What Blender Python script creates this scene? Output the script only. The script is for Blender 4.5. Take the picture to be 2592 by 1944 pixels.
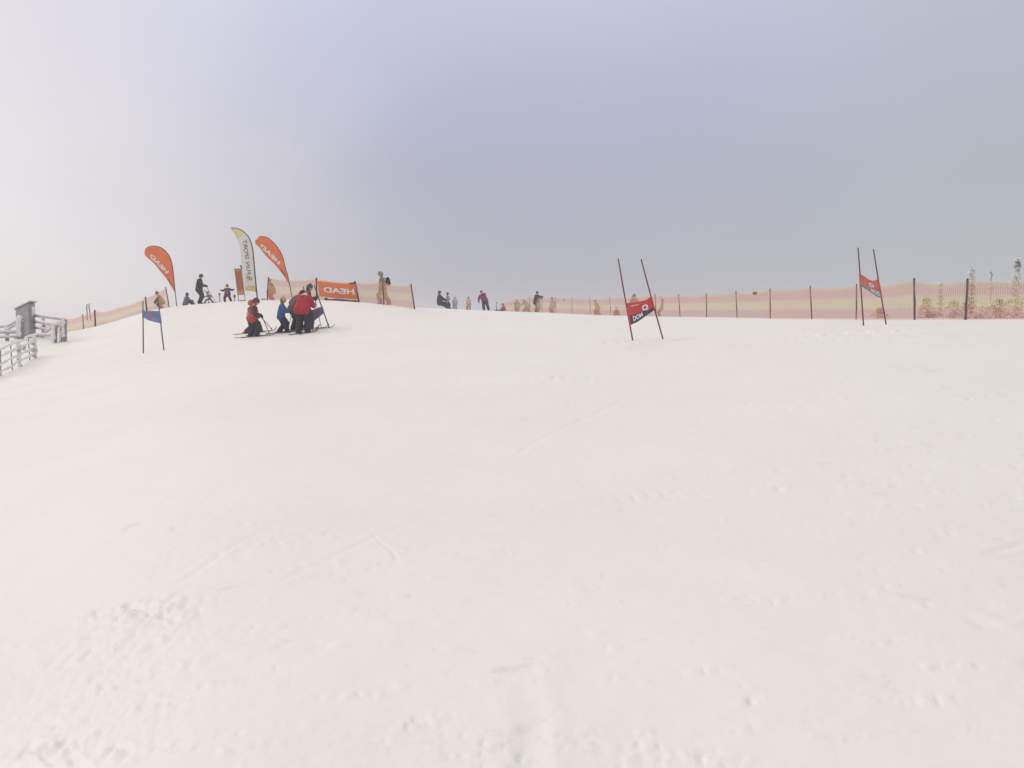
import bpy, math, random
import numpy as np
from mathutils import Vector, Matrix
random.seed(7)
for o in list(bpy.data.objects): bpy.data.objects.remove(o)
SC = bpy.context.scene; COL = SC.collection
R = math.radians
# ------------------------------------------------------------------ camera
PITCH = R(-4.0); F = 2400.0; CAMZ = 1.6
cd = bpy.data.cameras.new('camera'); cam = bpy.data.objects.new('camera', cd); COL.objects.link(cam)
cam.location = (0, 0, CAMZ); cam.rotation_euler = (R(90) + PITCH, 0, 0)
cd.sensor_width = 36; cd.lens = F / 2592 * 36; cd.clip_start = 0.1; cd.clip_end = 4000
SC.camera = cam
# ------------------------------------------------------------------ sky
SUN_EL, SUN_AZ = R(38), R(-62)          # sun behind the cloud, ahead and to the left
w = bpy.data.worlds.new('World'); SC.world = w; w.use_nodes = True
nt = w.node_tree; nt.nodes.clear()
def N(t, **k):
    n = nt.nodes.new(t)
    for a, b in k.items(): setattr(n, a, b)
    return n
L = nt.links.new
out = N('ShaderNodeOutputWorld'); bg = N('ShaderNodeBackground'); L(bg.outputs[0], out.inputs[0])
sky = N('ShaderNodeTexSky', sky_type='NISHITA', sun_disc=False); sky.sun_elevation = SUN_EL; sky.sun_rotation = SUN_AZ
skys = N('ShaderNodeVectorMath', operation='SCALE'); L(sky.outputs[0], skys.inputs[0]); skys.inputs['Scale'].default_value = 0.1
tc = N('ShaderNodeTexCoord'); sep = N('ShaderNodeSeparateXYZ'); L(tc.outputs['Generated'], sep.inputs[0])
ramp = N('ShaderNodeValToRGB'); L(sep.outputs['Z'], ramp.inputs[0])
cr = ramp.color_ramp
cr.elements[0].position = 0.0; cr.elements[0].color = (.47, .46, .51, 1)
cr.elements[1].position = 1.0; cr.elements[1].color = (1.13, 1.06, 1.0, 1)
for p, c in ((.06, (.455, .455, .525, 1)), (.15, (.455, .46, .565, 1)), (.24, (.515, .525, .685, 1)), (.33, (.60, .615, .77, 1)), (.55, (.90, .87, .88, 1))):
    e = cr.elements.new(p); e.color = c
nw = N('ShaderNodeTexNoise'); nw.inputs['Scale'].default_value = 3.5; nw.inputs['Detail'].default_value = 5; L(tc.outputs['Generated'], nw.inputs['Vector'])
dp = N('ShaderNodeVectorMath', operation='DOT_PRODUCT'); L(tc.outputs['Generated'], dp.inputs[0])      # thinner cloud where the sun stands
gd = Vector((math.sin(R(-46)), math.cos(R(-46)), .10)).normalized(); dp.inputs[1].default_value = gd
ma = N('ShaderNodeMath', operation='MULTIPLY_ADD'); L(nw.outputs[0], ma.inputs[0]); ma.inputs[1].default_value = .16; L(dp.outputs['Value'], ma.inputs[2])
mr = N('ShaderNodeMapRange', interpolation_type='SMOOTHSTEP'); L(ma.outputs[0], mr.inputs[0])
mr.inputs[1].default_value = 0.80; mr.inputs[2].default_value = 1.14; mr.inputs[3].default_value = 0; mr.inputs[4].default_value = 1.0
mx = N('ShaderNodeMix', data_type='RGBA'); L(mr.outputs[0], mx.inputs[0]); L(ramp.outputs[0], mx.inputs[6]); mx.inputs[7].default_value = (.90, .84, .85, 1)
mr2 = N('ShaderNodeMapRange', interpolation_type='SMOOTHSTEP'); L(sep.outputs['X'], mr2.inputs[0])
mr2.inputs[1].default_value = 0.05; mr2.inputs[2].default_value = 0.5; mr2.inputs[3].default_value = 0; mr2.inputs[4].default_value = .6
mx2 = N('ShaderNodeMix', data_type='RGBA'); L(mr2.outputs[0], mx2.inputs[0]); L(mx.outputs[2], mx2.inputs[6]); mx2.inputs[7].default_value = (.46, .50, .51, 1)
nz = N('ShaderNodeTexNoise'); nz.inputs['Scale'].default_value = 2.2; nz.inputs['Detail'].default_value = 4; L(tc.outputs['Generated'], nz.inputs['Vector'])
mr3 = N('ShaderNodeMapRange'); L(nz.outputs[0], mr3.inputs[0]); mr3.inputs[1].default_value = .3; mr3.inputs[2].default_value = .7
mr3.inputs[3].default_value = .965; mr3.inputs[4].default_value = 1.035
sc = N('ShaderNodeVectorMath', operation='SCALE'); L(mx2.outputs[2], sc.inputs[0]); L(mr3.outputs[0], sc.inputs['Scale'])
mx3 = N('ShaderNodeMix', data_type='RGBA'); mx3.inputs[0].default_value = .08; L(sc.outputs[0], mx3.inputs[6]); L(skys.outputs[0], mx3.inputs[7])
L(mx3.outputs[2], bg.inputs[0]); bg.inputs[1].default_value = 1.0
# ------------------------------------------------------------------ sun behind cloud
ld = bpy.data.lights.new('sun', 'SUN'); ld.energy = 0.7; ld.angle = R(22); ld.color = (1, .93, .82)
lo = bpy.data.objects.new('sun', ld); COL.objects.link(lo)
sd = Vector((math.sin(SUN_AZ) * math.cos(SUN_EL), math.cos(SUN_AZ) * math.cos(SUN_EL), math.sin(SUN_EL)))
lo.rotation_euler = sd.to_track_quat('Z', 'Y').to_euler(); lo.location = sd * 50
SC.view_settings.view_transform = 'Standard'; SC.view_settings.look = 'None'
SC.view_settings.exposure = 0.0; SC.view_settings.gamma = 1.0
SC.render.engine = 'CYCLES'; SC.cycles.transparent_max_bounces = 24

# ------------------------------------------------------------------ photo pixel -> world
def slope(v):
    y = (972 - v) / F
    return (math.sin(PITCH) + y * math.cos(PITCH)) / (math.cos(PITCH) - y * math.sin(PITCH))
def xs(u, v):
    y = (972 - v) / F
    return ((u - 1296) / F) / (math.cos(PITCH) - y * math.sin(PITCH))
def pw(u, v, d): return Vector((xs(u, v) * d, d, CAMZ + slope(v) * d))
# ------------------------------------------------------------------ terrain
TAB = [(-400,1060,985,48,905),(0,1010,951,50,863),(140,985,925,52,845),(200,972,915,53,835),(260,960,905,54,823),(330,945,893,54,801),(400,935,882,54,781),
 (500,915,866,55,769),(600,905,856,55,762),(720,895,849,55,759),(835,888,840,54,760),(900,884,834,54,764),(970,880,829,55,770),(1060,875,824,58,779.2),(1095,874,823,77,779.6),(1150,872,821,81,782),
 (1200,870,820,82,785),(1300,866,818,84,788.5),(1406,863,817,84,792.5),(1490,860,816,82,797.5),(1620,855,814,76,802),(1790,845,812,66,803.5),
 (1950,835,811.5,56,805),(2100,826,811,50,805),(2210,822,810.5,48,805.5),(2592,818,811,46,806.5),(3000,815,811,46,807)]
rows = [(-180,-1.0,-1.5,-2.2,55,-.02),(-90,-1.2,-1.6,-1.8,55,-.02)]
for u, v1, v2, dc, vc in TAB:
    rows.append((math.degrees(math.atan(xs(u, 800))), CAMZ+22*slope(v1), CAMZ+34*slope(v2), CAMZ+dc*slope(vc), dc, slope(vc)))
rows += [(90,1.2,1.6,1.8,55,-.02),(180,-1.0,-1.5,-2.2,55,-.02)]
rows = np.array(rows)
AZ = np.arange(-180, 180.01, 0.1)
DENSE = []
for c in range(1, 6):
    sg = 26.0 if c < 3 else 5.0; hw = int(sg*3)
    kk = np.exp(-0.5*(np.arange(-hw, hw+1)/sg)**2); kk /= kk.sum()
    y = np.interp(AZ, rows[:, 0], rows[:, c]); yp = np.concatenate([y[-hw-1:-1], y, y[1:hw+1]])
    DENSE.append(np.convolve(yp, kk, mode='valid'))
def base_z(X, Y):
    X = np.asarray(X, float); Y = np.asarray(Y, float)
    r = np.hypot(X, Y); az = np.degrees(np.arctan2(X, Y)); azc = np.clip(np.abs(az), 0, 36)
    d = r*np.cos(np.radians(azc))
    z1, z2, zc, dc, s = [np.interp(az, AZ, t) for t in DENSE]
    # monotone-ish cubic through (0,0) (22,z1) (34,z2) (dc,zc)
    h0, h1, h2 = 22.0, 12.0, dc-34
    s0, s1, s2 = z1/h0, (z2-z1)/h1, (zc-z2)/h2
    def hm(a, b, ha, hb):
        return (a*hb+b*ha)/(ha+hb)
    m0, m1, m2, m3 = s0, hm(s0, s1, h0, h1), hm(s1, s2, h1, h2), np.maximum(s, 0*s-1)
    def herm(d, x0, h, ya, yb, ma, mb):
        t = np.clip((d-x0)/h, 0, 1); t2 = t*t; t3 = t2*t
        return (2*t3-3*t2+1)*ya+(t3-2*t2+t)*h*ma+(-2*t3+3*t2)*yb+(t3-t2)*h*mb
    z = np.where(d < 22, herm(d, 0, h0, 0*z1, z1, m0, m1), np.where(d < 34, herm(d, 22, h1, z1, z2, m1, m2), herm(d, 34, h2, z2, zc, m2, m3)))
    x = np.maximum(d-dc, 0); xq = np.minimum(x, 40)
    z = z + s*np.minimum(x, 40) + np.where(x > 40, 0, 0) - .0035*xq*xq - .28*np.maximum(x-40, 0)
    return z
def _h(ix, iy, s):
    n = (ix*374761393 + iy*668265263 + s*974711) & 0xffffffff
    n = ((n ^ (n >> 13))*1274126177) & 0xffffffff
    return ((n ^ (n >> 16)) & 0xffff)/65535.0
def vn(x, y, s=0):
    ix = np.floor(x).astype(np.int64); iy = np.floor(y).astype(np.int64); fx = x-ix; fy = y-iy
    fx = fx*fx*fx*(fx*(fx*6-15)+10); fy = fy*fy*fy*(fy*(fy*6-15)+10)
    a, b, c, d = _h(ix, iy, s), _h(ix+1, iy, s), _h(ix, iy+1, s), _h(ix+1, iy+1, s)
    return (a+(b-a)*fx+(c-a)*fy+(a-b-c+d)*fx*fy)-.5
def g_at(u, v):                       # where a photo pixel of the foreground hits the snow
    lo_, hi_ = 1.5, 60
    d = 2.0
    for i in range(60):
        p = pw(u, v, d); e = p.z - float(base_z(p.x, p.y))
        if e <= 0: break
        d *= 1.06
    a, b = d/1.06, d
    for i in range(20):
        m = (a+b)/2; p = pw(u, v, m)
        if p.z > float(base_z(p.x, p.y)): a = m
        else: b = m
    p = pw(u, v, b); return p.x, p.y
def detail(X, Y):
    r = np.hypot(X, Y)
    z = .05*vn(X*.22, Y*.22, 1)+.022*vn(X*.7+3, Y*.7, 2)+.009*vn(X*2.1, Y*2.1+9, 3)+.005*vn(X*7, Y*7, 4)
    fade = np.clip(1-(r-30)/25, .25, 1)
    # long groomed / skied streaks, running mostly across the view
    a = R(12); xr = X*math.cos(a)+Y*math.sin(a); yr = -X*math.sin(a)+Y*math.cos(a)
    z += .010*vn(xr*.35, yr*4.5, 5)*np.clip(vn(xr*.08, yr*.2, 6)*3, 0, 1)
    z += .0022*vn(X*19, Y*19, 14)*np.clip(1-(r-6)/14, 0, 1)
    return z*fade
PATCH = [(330,1535,.28,.13,.075),(395,1545,.26,.12,.07),(440,1560,.18,.11,.06),(300,1760,.9,.5,.008),(150,1700,.5,.4,.008),(265,1548,.18,.06,.05),(330,1585,.35,.08,.03),(480,1600,.6,.2,.012),(260,1640,.45,.2,.022),(330,1690,.6,.3,.014),(120,1885,.16,.10,.05),(90,1900,.14,.06,.05),
 (350,1885,.25,.10,.03),(300,1880,.08,.08,.03),(400,1790,.3,.15,.012),(700,1440,.06,.03,.05),(920,1435,.22,.12,.03),(835,1447,.05,.04,.05),(1022,1382,.05,.04,.04),(1060,1815,.12,.08,.03),
 (700,1345,.9,.25,.016),(560,1400,.6,.25,.014),(360,1460,.25,.08,.02),(1090,1540,.03,.03,.04),(1155,1555,.03,.03,.03),(1890,1770,.05,.03,.05),(1912,1764,.04,.03,.05),(1755,1910,.16,.06,.03),(1610,1862,.08,.03,.02),(1400,1865,.04,.04,.03),
 (2350,1680,.05,.03,.03),(2430,1665,.04,.03,.03),(1960,1515,.06,.04,.03),(1650,1253,.35,.12,.03),(1980,1188,.08,.06,.04),(1850,1192,.05,.04,.04),(1745,1105,.1,.05,.04),(1735,1120,.1,.05,.03),(2350,960,1.6,.5,.02),(2460,1110,.08,.08,.04),
 (1590,866,1.3,.3,.12),(1680,856,.8,.2,.08),(2150,842,1.6,.6,.11),(2186,825,.6,.2,.07),(2244,824,.4,.2,.06),(2250,852,1.2,.5,.05),(1455,958,1.2,.3,.03),(363,888,.5,.3,.05),(414,883,.5,.3,.05),(640,866,1.3,.6,.04),(750,866,1.8,.6,.04),
 (200,866,1.8,.8,.09),(260,872,1.0,.5,.06),(880,895,2.0,.8,.02),(1380,955,2.4,.4,.03),(2100,855,2.5,.6,.04)]
TRACK = [([(543,1306),(600,1299),(660,1288)],.030,.045),([(610,1285),(740,1298)],.03,.02),([(2390,1540),(2440,1552),(2500,1578),(2600,1618)],.04,.03),([(2490,1578),(2530,1560),(2640,1528)],.03,.025),([(2470,1410),(2530,1385),(2640,1345)],.03,.018),
 ([(1300,1690),(1325,1750),(1345,1820),(1360,2100)],.05,.018),([(60,1855),(110,1880),(180,1950)],.02,.02),([(130,1860),(190,1910),(240,1975)],.018,.022),
 ([(1500,1265),(1660,1261)],.03,.022),([(1335,962),(1430,950),(1530,932)],.07,.03),([(930,1345),(1000,1390),(1030,1440)],.015,.010),
 ([(130,1350),(200,1345)],.03,.02),([(1460,1475),(1530,1455)],.03,.016),([(1720,960),(1780,963)],.07,.025),([(1320,873),(1400,870)],.07,.03),([(700,1330),(560,1400),(400,1500)],.03,.012),
 ([(980,1120),(1300,1080)],.06,.015),([(1500,1010),(1760,970)],.06,.018),([(200,1150),(700,1090),(1100,1030)],.05,.012),([(1700,1180),(2100,1120),(2500,1100)],.04,.012),([(1840,1425),(1890,1428)],.02,.02),
 ([(1180,1500),(1500,1440),(1900,1430)],.03,.008),([(640,1500),(1000,1330),(1400,1230)],.03,.008),([(700,1000),(1100,960),(1500,900)],.06,.014),([(300,960),(600,900),(900,880)],.07,.014),([(320,970),(620,908),(920,887)],.07,.014),
 ([(900,1250),(1300,1150),(1600,1000)],.04,.010)]
_r = random.Random(11)
for _ in range(230):
    v_ = 880+1050*_r.random()**.8; sz = _r.uniform(.018, .05)*(1+max(0, 1400-v_)/260)
    PATCH.append((_r.uniform(-20, 2620), v_, sz*_r.uniform(1, 3.5), sz*.7, _r.uniform(.012, .035)*(1+max(0, 1400-v_)/500)))
for (cu, cv, su, sv, n_) in ((330, 1700, 260, 130, 130), (640, 1370, 230, 60, 60), (950, 1420, 120, 40, 30), (2300, 1330, 250, 200, 60), (1250, 1880, 500, 60, 60), (150, 1880, 120, 60, 30), (2150, 860, 260, 25, 30), (1900, 1250, 500, 200, 60)):
    for _ in range(n_):
        u_, v_ = _r.gauss(cu, su*.6), _r.gauss(cv, sv*.6)
        if v_ > 830: sz = _r.uniform(.012, .035)*(1+max(0, 1400-v_)/200); PATCH.append((u_, v_, sz*_r.uniform(1, 4), sz*.8, _r.uniform(.012, .03)*(1+max(0, 1400-v_)/500)))
def marks(X, Y):
    z = np.zeros_like(X)
    m0 = (Y > 1) & (Y < 60)
    for (u, v, sx, sy, amp) in PATCH:
        cx, cy = g_at(u, v)
        q = ((X-cx)/sx)**2+((Y-cy)/sy)**2; m = m0 & (q < 9)
        if not m.any(): continue
        x, y = X[m], Y[m]; g = np.exp(-q[m]*1.1)
        k = 1/(.028+.008*cy)
        n = np.abs(vn(x*k*.8, y*k*.8, int(u)))*2+.6*vn(x*k*2.2, y*k*2.2, int(v))
        z[m] += .5*amp*g*(n-.35)*(1.4 if cy > 14 else 1)
    for pts, wd, dp in TRACK:
        P = [g_at(*p) for p in pts]
        best = np.full(X.shape, 1e9)
        x0 = min(p[0] for p in P)-1; x1 = max(p[0] for p in P)+1; y0 = min(p[1] for p in P)-1; y1 = max(p[1] for p in P)+1
        m = m0 & (X > x0) & (X < x1) & (Y > y0) & (Y < y1)
        if not m.any(): continue
        x, y = X[m], Y[m]; b = np.full(x.shape, 1e9)
        x = x+.06*vn(x*1.7, y*1.7, 31); y = y+.06*vn(x*1.7, y*1.7, 32)
        for (ax, ay), (bx, by) in zip(P, P[1:]):
            t = np.clip(((x-ax)*(bx-ax)+(y-ay)*(by-ay))/((bx-ax)**2+(by-ay)**2), 0, 1)
            b = np.minimum(b, np.hypot(x-ax-t*(bx-ax), y-ay-t*(by-ay)))
        e = np.minimum(np.hypot(x-P[0][0], y-P[0][1]), np.hypot(x-P[-1][0], y-P[-1][1])); tp_ = np.clip(e/(3.5*wd+.25), 0, 1); tp_ = tp_*tp_*(3-2*tp_)
        q = b/wd; z[m] += tp_*.6*dp*(-np.exp(-q*q)+.55*np.exp(-(q-1.8)**2*1.5))*(.75+.6*vn(x*5, y*5, 33))
    return z
def zg(x, y): return float(base_z(x, y)+detail(np.array([x*1.0]), np.array([y*1.0]))[0])
def gp(u, d, v=800):
    x = xs(u, v)*d; return Vector((x, d, zg(x, d)))

# ------------------------------------------------------------------ helpers
def material(name, col, rough=.75, var=.12, nscale=6, bump=.1, sub=0, translucent=0, metal=0):
    m = bpy.data.materials.new(name); m.use_nodes = True; t = m.node_tree; b = t.nodes['Principled BSDF']
    b.inputs['Roughness'].default_value = rough; b.inputs['Metallic'].default_value = metal
    if sub: b.inputs['Subsurface Weight'].default_value = sub
    tcn = t.nodes.new('ShaderNodeTexCoord'); n = t.nodes.new('ShaderNodeTexNoise'); n.inputs['Scale'].default_value = nscale; n.inputs['Detail'].default_value = 5
    t.links.new(tcn.outputs['Object'], n.inputs['Vector'])
    mp = t.nodes.new('ShaderNodeMapRange'); t.links.new(n.outputs[0], mp.inputs[0]); mp.inputs[1].default_value = .25; mp.inputs[2].default_value = .75
    mp.inputs[3].default_value = 1-var; mp.inputs[4].default_value = 1+var
    s = t.nodes.new('ShaderNodeVectorMath'); s.operation = 'SCALE'; s.inputs[0].default_value = col[:3]; t.links.new(mp.outputs[0], s.inputs['Scale'])
    t.links.new(s.outputs[0], b.inputs['Base Color'])
    if bump:
        bp = t.nodes.new('ShaderNodeBump'); bp.inputs['Strength'].default_value = bump; bp.inputs['Distance'].default_value = .02
        t.links.new(n.outputs[0], bp.inputs['Height']); t.links.new(bp.outputs[0], b.inputs['Normal'])
    if translucent:
        o = t.nodes['Material Output']; tr = t.nodes.new('ShaderNodeBsdfTranslucent'); t.links.new(s.outputs[0], tr.inputs[0])
        mxs = t.nodes.new('ShaderNodeMixShader'); mxs.inputs[0].default_value = translucent
        t.links.new(b.outputs[0], mxs.inputs[1]); t.links.new(tr.outputs[0], mxs.inputs[2]); t.links.new(mxs.outputs[0], o.inputs[0])
    return m
_M = {}
def M(key, *a, **k):
    if key not in _M: _M[key] = material(key, *a, **k)
    return _M[key]
def link(name, me, mat=None, parent=None):
    o = bpy.data.objects.new(name, me); COL.objects.link(o)
    if mat is not None:
        for m in (mat if isinstance(mat, (list, tuple)) else [mat]): me.materials.append(m)
    if parent is not None: o.parent = parent
    return o
def tag(o, label, cat, group=None):
    o['label'] = label; o['category'] = cat
    if group: o['group'] = group
    return o
def thing(name, loc, label, cat, group=None, rz=0):
    o = bpy.data.objects.new(name, None); COL.objects.link(o); o.location = loc; o.rotation_euler = (0, 0, rz); o.empty_display_size = .2
    return tag(o, label, cat, group)
class MB:
    def __init__(s): s.v = []; s.f = []; s.mi = []
    def add(s, v, f, mi=0):
        n = len(s.v); s.v += [tuple(p) for p in v]; s.f += [tuple(i+n for i in q) for q in f]; s.mi += [mi]*len(f)
    def tube(s, A, B, ra, rb=None, n=8, caps=True, round_=False, mi=0):
        A, B = Vector(A), Vector(B); rb = ra if rb is None else rb; d = B-A; Ln = d.length
        z = d.normalized() if Ln > 1e-6 else Vector((0, 0, 1)); x = z.orthogonal().normalized(); y = z.cross(x)
        rings = []
        if round_:
            for k in (1, 2): a = k*math.pi/6; rings.append((A-z*ra*math.cos(a), ra*math.sin(a)))
            rings += [(A, ra), (B, rb)]
            for k in (2, 1): a = k*math.pi/6; rings.append((B+z*rb*math.cos(a), rb*math.sin(a)))
        else: rings = [(A, ra), (B, rb)]
        v = []
        for c, r in rings:
            for i in range(n): t = 2*math.pi*i/n; v.append(c+x*r*math.cos(t)+y*r*math.sin(t))
        f = []
        for k in range(len(rings)-1):
            for i in range(n): j = (i+1) % n; f.append((k*n+i, k*n+j, k*n+n+j, k*n+n+i))
        f.append(tuple(reversed(range(n)))); f.append(tuple(range((len(rings)-1)*n, len(rings)*n)))
        s.add(v, f, mi); return s
    def ell(s, c, r, rot=None, n=12, mi=0):
        c = Vector(c); v = [c+(rot @ Vector((0, 0, r[2])) if rot else Vector((0, 0, r[2])))]; f = []; m = n//2
        for k in range(1, m):
            a = math.pi*k/m
            for i in range(n):
                t = 2*math.pi*i/n; p = Vector((r[0]*math.sin(a)*math.cos(t), r[1]*math.sin(a)*math.sin(t), r[2]*math.cos(a)))
                v.append(c+(rot @ p if rot else p))
        v.append(c-(rot @ Vector((0, 0, r[2])) if rot else Vector((0, 0, r[2]))))
        for i in range(n): f.append((0, 1+i, 1+(i+1) % n))
        for k in range(m-2):
            for i in range(n): j = (i+1) % n; a = 1+k*n; f.append((a+i, a+n+i, a+n+j, a+j))
        a = 1+(m-2)*n; e = len(v)-1
        for i in range(n): f.append((e, a+(i+1) % n, a+i))
        s.add(v, f, mi); return s
    def beam(s, A, B, w_, h_, up=(0, 0, 1), mi=0):
        A, B = Vector(A), Vector(B); z = (B-A).normalized(); x = z.cross(Vector(up))
        x = Vector((1, 0, 0)) if x.length < 1e-4 else x.normalized(); y = x.cross(z)
        v = [P+x*sx*w_/2+y*sy*h_/2 for P in (A, B) for sx, sy in ((-1, -1), (1, -1), (1, 1), (-1, 1))]
        s.add(v, [(3, 2, 1, 0), (4, 5, 6, 7), (0, 1, 5, 4), (1, 2, 6, 5), (2, 3, 7, 6), (3, 0, 4, 7)], mi); return s
    def mesh(s, name, smooth=False):
        me = bpy.data.meshes.new(name); me.from_pydata([tuple(p) for p in s.v], [], s.f)
        me.polygons.foreach_set('material_index', s.mi)
        if smooth: me.polygons.foreach_set('use_smooth', [True]*len(s.f))
        me.update(); return me
    def build(s, name, mat=None, parent=None, smooth=True): return link(name, s.mesh(name, smooth), mat, parent)
    def fused(s, name, mat, parent=None, voxel=.02, it=3, rough=0.0, rs=8.0):     # one continuous surface
        me = s.mesh('tmp'); o = bpy.data.objects.new('tmp', me); COL.objects.link(o)
        m = o.modifiers.new('r', 'REMESH'); m.mode = 'VOXEL'; m.voxel_size = voxel
        k = o.modifiers.new('s', 'SMOOTH'); k.factor = .5; k.iterations = it
        dg = bpy.context.evaluated_depsgraph_get(); nm = bpy.data.meshes.new_from_object(o.evaluated_get(dg)); nm.name = name
        bpy.data.objects.remove(o); bpy.data.meshes.remove(me)
        if rough:
            n = len(nm.vertices); co = np.zeros(n*3); nm.vertices.foreach_get('co', co); co = co.reshape(-1, 3)
            no = np.zeros(n*3); nm.vertices.foreach_get('normal', no); no = no.reshape(-1, 3)
            q = vn(co[:, 0]*rs+co[:, 2]*rs*.7, co[:, 1]*rs+co[:, 2]*rs, 5)+.5*vn(co[:, 0]*rs*2.3-co[:, 2]*rs*2, co[:, 1]*rs*2.3+co[:, 2]*rs*2, 8)
            co += no*(q*rough)[:, None]; nm.vertices.foreach_set('co', co.ravel())
        nm.polygons.foreach_set('use_smooth', [True]*len(nm.polygons)); nm.update()
        return link(name, nm, mat, parent)
def patch(name, f, ns, nt_, mat, parent, thick=.006, uv=None, band=None):
    # cloth-like sheet with a little thickness; f(s,t) -> world point; kept in world space (parent empties use inverse)
    v = []; ff = []; nn = (ns+1)*(nt_+1)
    for k in (0, 1):
        for j in range(nt_+1):
            for i in range(ns+1):
                v.append(f(i/ns, j/nt_)+Vector((0, thick*k, 0)))
    idx = lambda i, j, k=0: k*nn+j*(ns+1)+i
    mi = []
    for j in range(nt_):
        for i in range(ns):
            b = band(((i+.5)/ns), ((j+.5)/nt_)) if band else 0
            ff.append((idx(i, j), idx(i+1, j), idx(i+1, j+1), idx(i, j+1))); mi.append(b)
            ff.append((idx(i, j, 1), idx(i, j+1, 1), idx(i+1, j+1, 1), idx(i+1, j, 1))); mi.append(b)
    for i in range(ns):
        ff.append((idx(i, 0), idx(i, 0, 1), idx(i+1, 0, 1), idx(i+1, 0))); ff.append((idx(i, nt_), idx(i+1, nt_), idx(i+1, nt_, 1), idx(i, nt_, 1))); mi += [band(.5, 0) if band else 0, band(.5, 1) if band else 0]
    for j in range(nt_):
        ff.append((idx(0, j), idx(0, j+1), idx(0, j+1, 1), idx(0, j, 1))); ff.append((idx(ns, j), idx(ns, j, 1), idx(ns, j+1, 1), idx(ns, j+1))); mi += [0, 0]
    off = parent.location if parent else Vector((0, 0, 0))
    mb = MB(); mb.add([p-off for p in v], ff); mb.mi = mi
    return mb.build(name, mat, parent)
def world_child(mb, name, mat, parent, smooth=True):      # mesh coords were in world space
    off = parent.location; mb.v = [tuple(Vector(p)-off) for p in mb.v]
    return mb.build(name, mat, parent, smooth)
def lettering(string, fmap, mat, parent, name='lettering', bold=.02, lift=.012, slant=0):
    c = bpy.data.curves.new('t', 'FONT'); c.body = string; c.offset = bold; c.extrude = 0; c.resolution_u = 3
    o = bpy.data.objects.new('t', c); COL.objects.link(o); dg = bpy.context.evaluated_depsgraph_get()
    me = bpy.data.meshes.new_from_object(o.evaluated_get(dg)); bpy.data.objects.remove(o); bpy.data.curves.remove(c)
    me.name = name; X = [v.co.x for v in me.vertices]; Y = [v.co.y for v in me.vertices]
    x0, x1, y0, y1 = min(X), max(X), min(Y), max(Y); off = parent.matrix_world.translation if parent.parent is None else parent.parent.location
    for v in me.vertices:
        a, b = (v.co.x-x0)/(x1-x0), (v.co.y-y0)/(y1-y0)
        v.co = fmap(a+slant*b*0, b)+Vector((0, -lift, 0))-off
    return link(name, me, mat, parent)
def quad_px(O, A, B, d):     # a along A, b along B in pixels
    return lambda a, b: pw(O[0]+A[0]*a+B[0]*b, O[1]+A[1]*a+B[1]*b, d)
def poly(pts, t):            # point on a polyline by fraction of its x/y length
    ls = [0]
    for p, q in zip(pts, pts[1:]): ls.append(ls[-1]+math.dist(p, q))
    return (float(np.interp(t*ls[-1], ls, [p[0] for p in pts])), float(np.interp(t*ls[-1], ls, [p[1] for p in pts])))

# ------------------------------------------------------------------ the ground
def snow_material():
    m = bpy.data.materials.new('snow'); m.use_nodes = True; t = m.node_tree; b = t.nodes['Principled BSDF']; Lk = t.links.new
    g = t.nodes.new('ShaderNodeNewGeometry')
    def noise(sc, det, rough=.55):
        n = t.nodes.new('ShaderNodeTexNoise'); n.inputs['Scale'].default_value = sc; n.inputs['Detail'].default_value = det; n.inputs['Roughness'].default_value = rough
        Lk(g.outputs['Position'], n.inputs['Vector']); return n
    a = noise(.35, 6, .6); r = t.nodes.new('ShaderNodeValToRGB'); Lk(a.outputs[0], r.inputs[0])
    r.color_ramp.elements[0].position = .3; r.color_ramp.elements[0].color = (.845, .80, .75, 1)
    r.color_ramp.elements[1].position = .7; r.color_ramp.elements[1].color = (.89, .85, .805, 1)
    # a little grit and old ice in the trodden crust
    c = noise(3.1, 8, .72); r2 = t.nodes.new('ShaderNodeValToRGB'); Lk(c.outputs[0], r2.inputs[0])
    r2.color_ramp.elements[0].position = .62; r2.color_ramp.elements[0].color = (0, 0, 0, 1); r2.color_ramp.elements[1].position = .8; r2.color_ramp.elements[1].color = (1, 1, 1, 1)
    mx_ = t.nodes.new('ShaderNodeMix'); mx_.data_type = 'RGBA'; Lk(r2.outputs[0], mx_.inputs[0]); Lk(r.outputs[0], mx_.inputs[6]); mx_.inputs[7].default_value = (.68, .63, .57, 1)
    Lk(mx_.outputs[2], b.inputs['Base Color']); b.inputs['Roughness'].default_value = .5; b.inputs['Specular IOR Level'].default_value = .6
    f1 = noise(9, 8, .7); f2 = noise(70, 3, .6)
    ad = t.nodes.new('ShaderNodeMath'); ad.operation = 'MULTIPLY_ADD'; Lk(f2.outputs[0], ad.inputs[0]); ad.inputs[1].default_value = .25; Lk(f1.outputs[0], ad.inputs[2])
    bp = t.nodes.new('ShaderNodeBump'); bp.inputs['Strength'].default_value = .22; bp.inputs['Distance'].default_value = .02
    Lk(ad.outputs[0], bp.inputs['Height']); Lk(bp.outputs[0], b.inputs['Normal'])
    return m
SNOW = snow_material()
fr = np.radians(np.concatenate([np.arange(-178, -36, 2.0), np.arange(-36, 36.001, .065), np.arange(38, 179, 2.0)])) 
rr = np.concatenate([np.linspace(.15, 2.4, 12), 2.5*np.exp(np.arange(0, math.log(100/2.5), .0055)), np.geomspace(104, 440, 24)])
NA, NR = len(fr), len(rr)
A_, R_ = np.meshgrid(fr, rr); GX = R_*np.sin(A_); GY = R_*np.cos(A_)
GZ = base_z(GX, GY)+detail(GX, GY)+marks(GX, GY)
co = np.stack([GX, GY, GZ], -1).reshape(-1, 3); co = np.vstack([co, [[0, 0, float(zg(0, .01))]]])
ia = np.arange(NA); ja = np.arange(NR-1); I, J = np.meshgrid(ia, ja); I2 = (I+1) % NA
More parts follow.
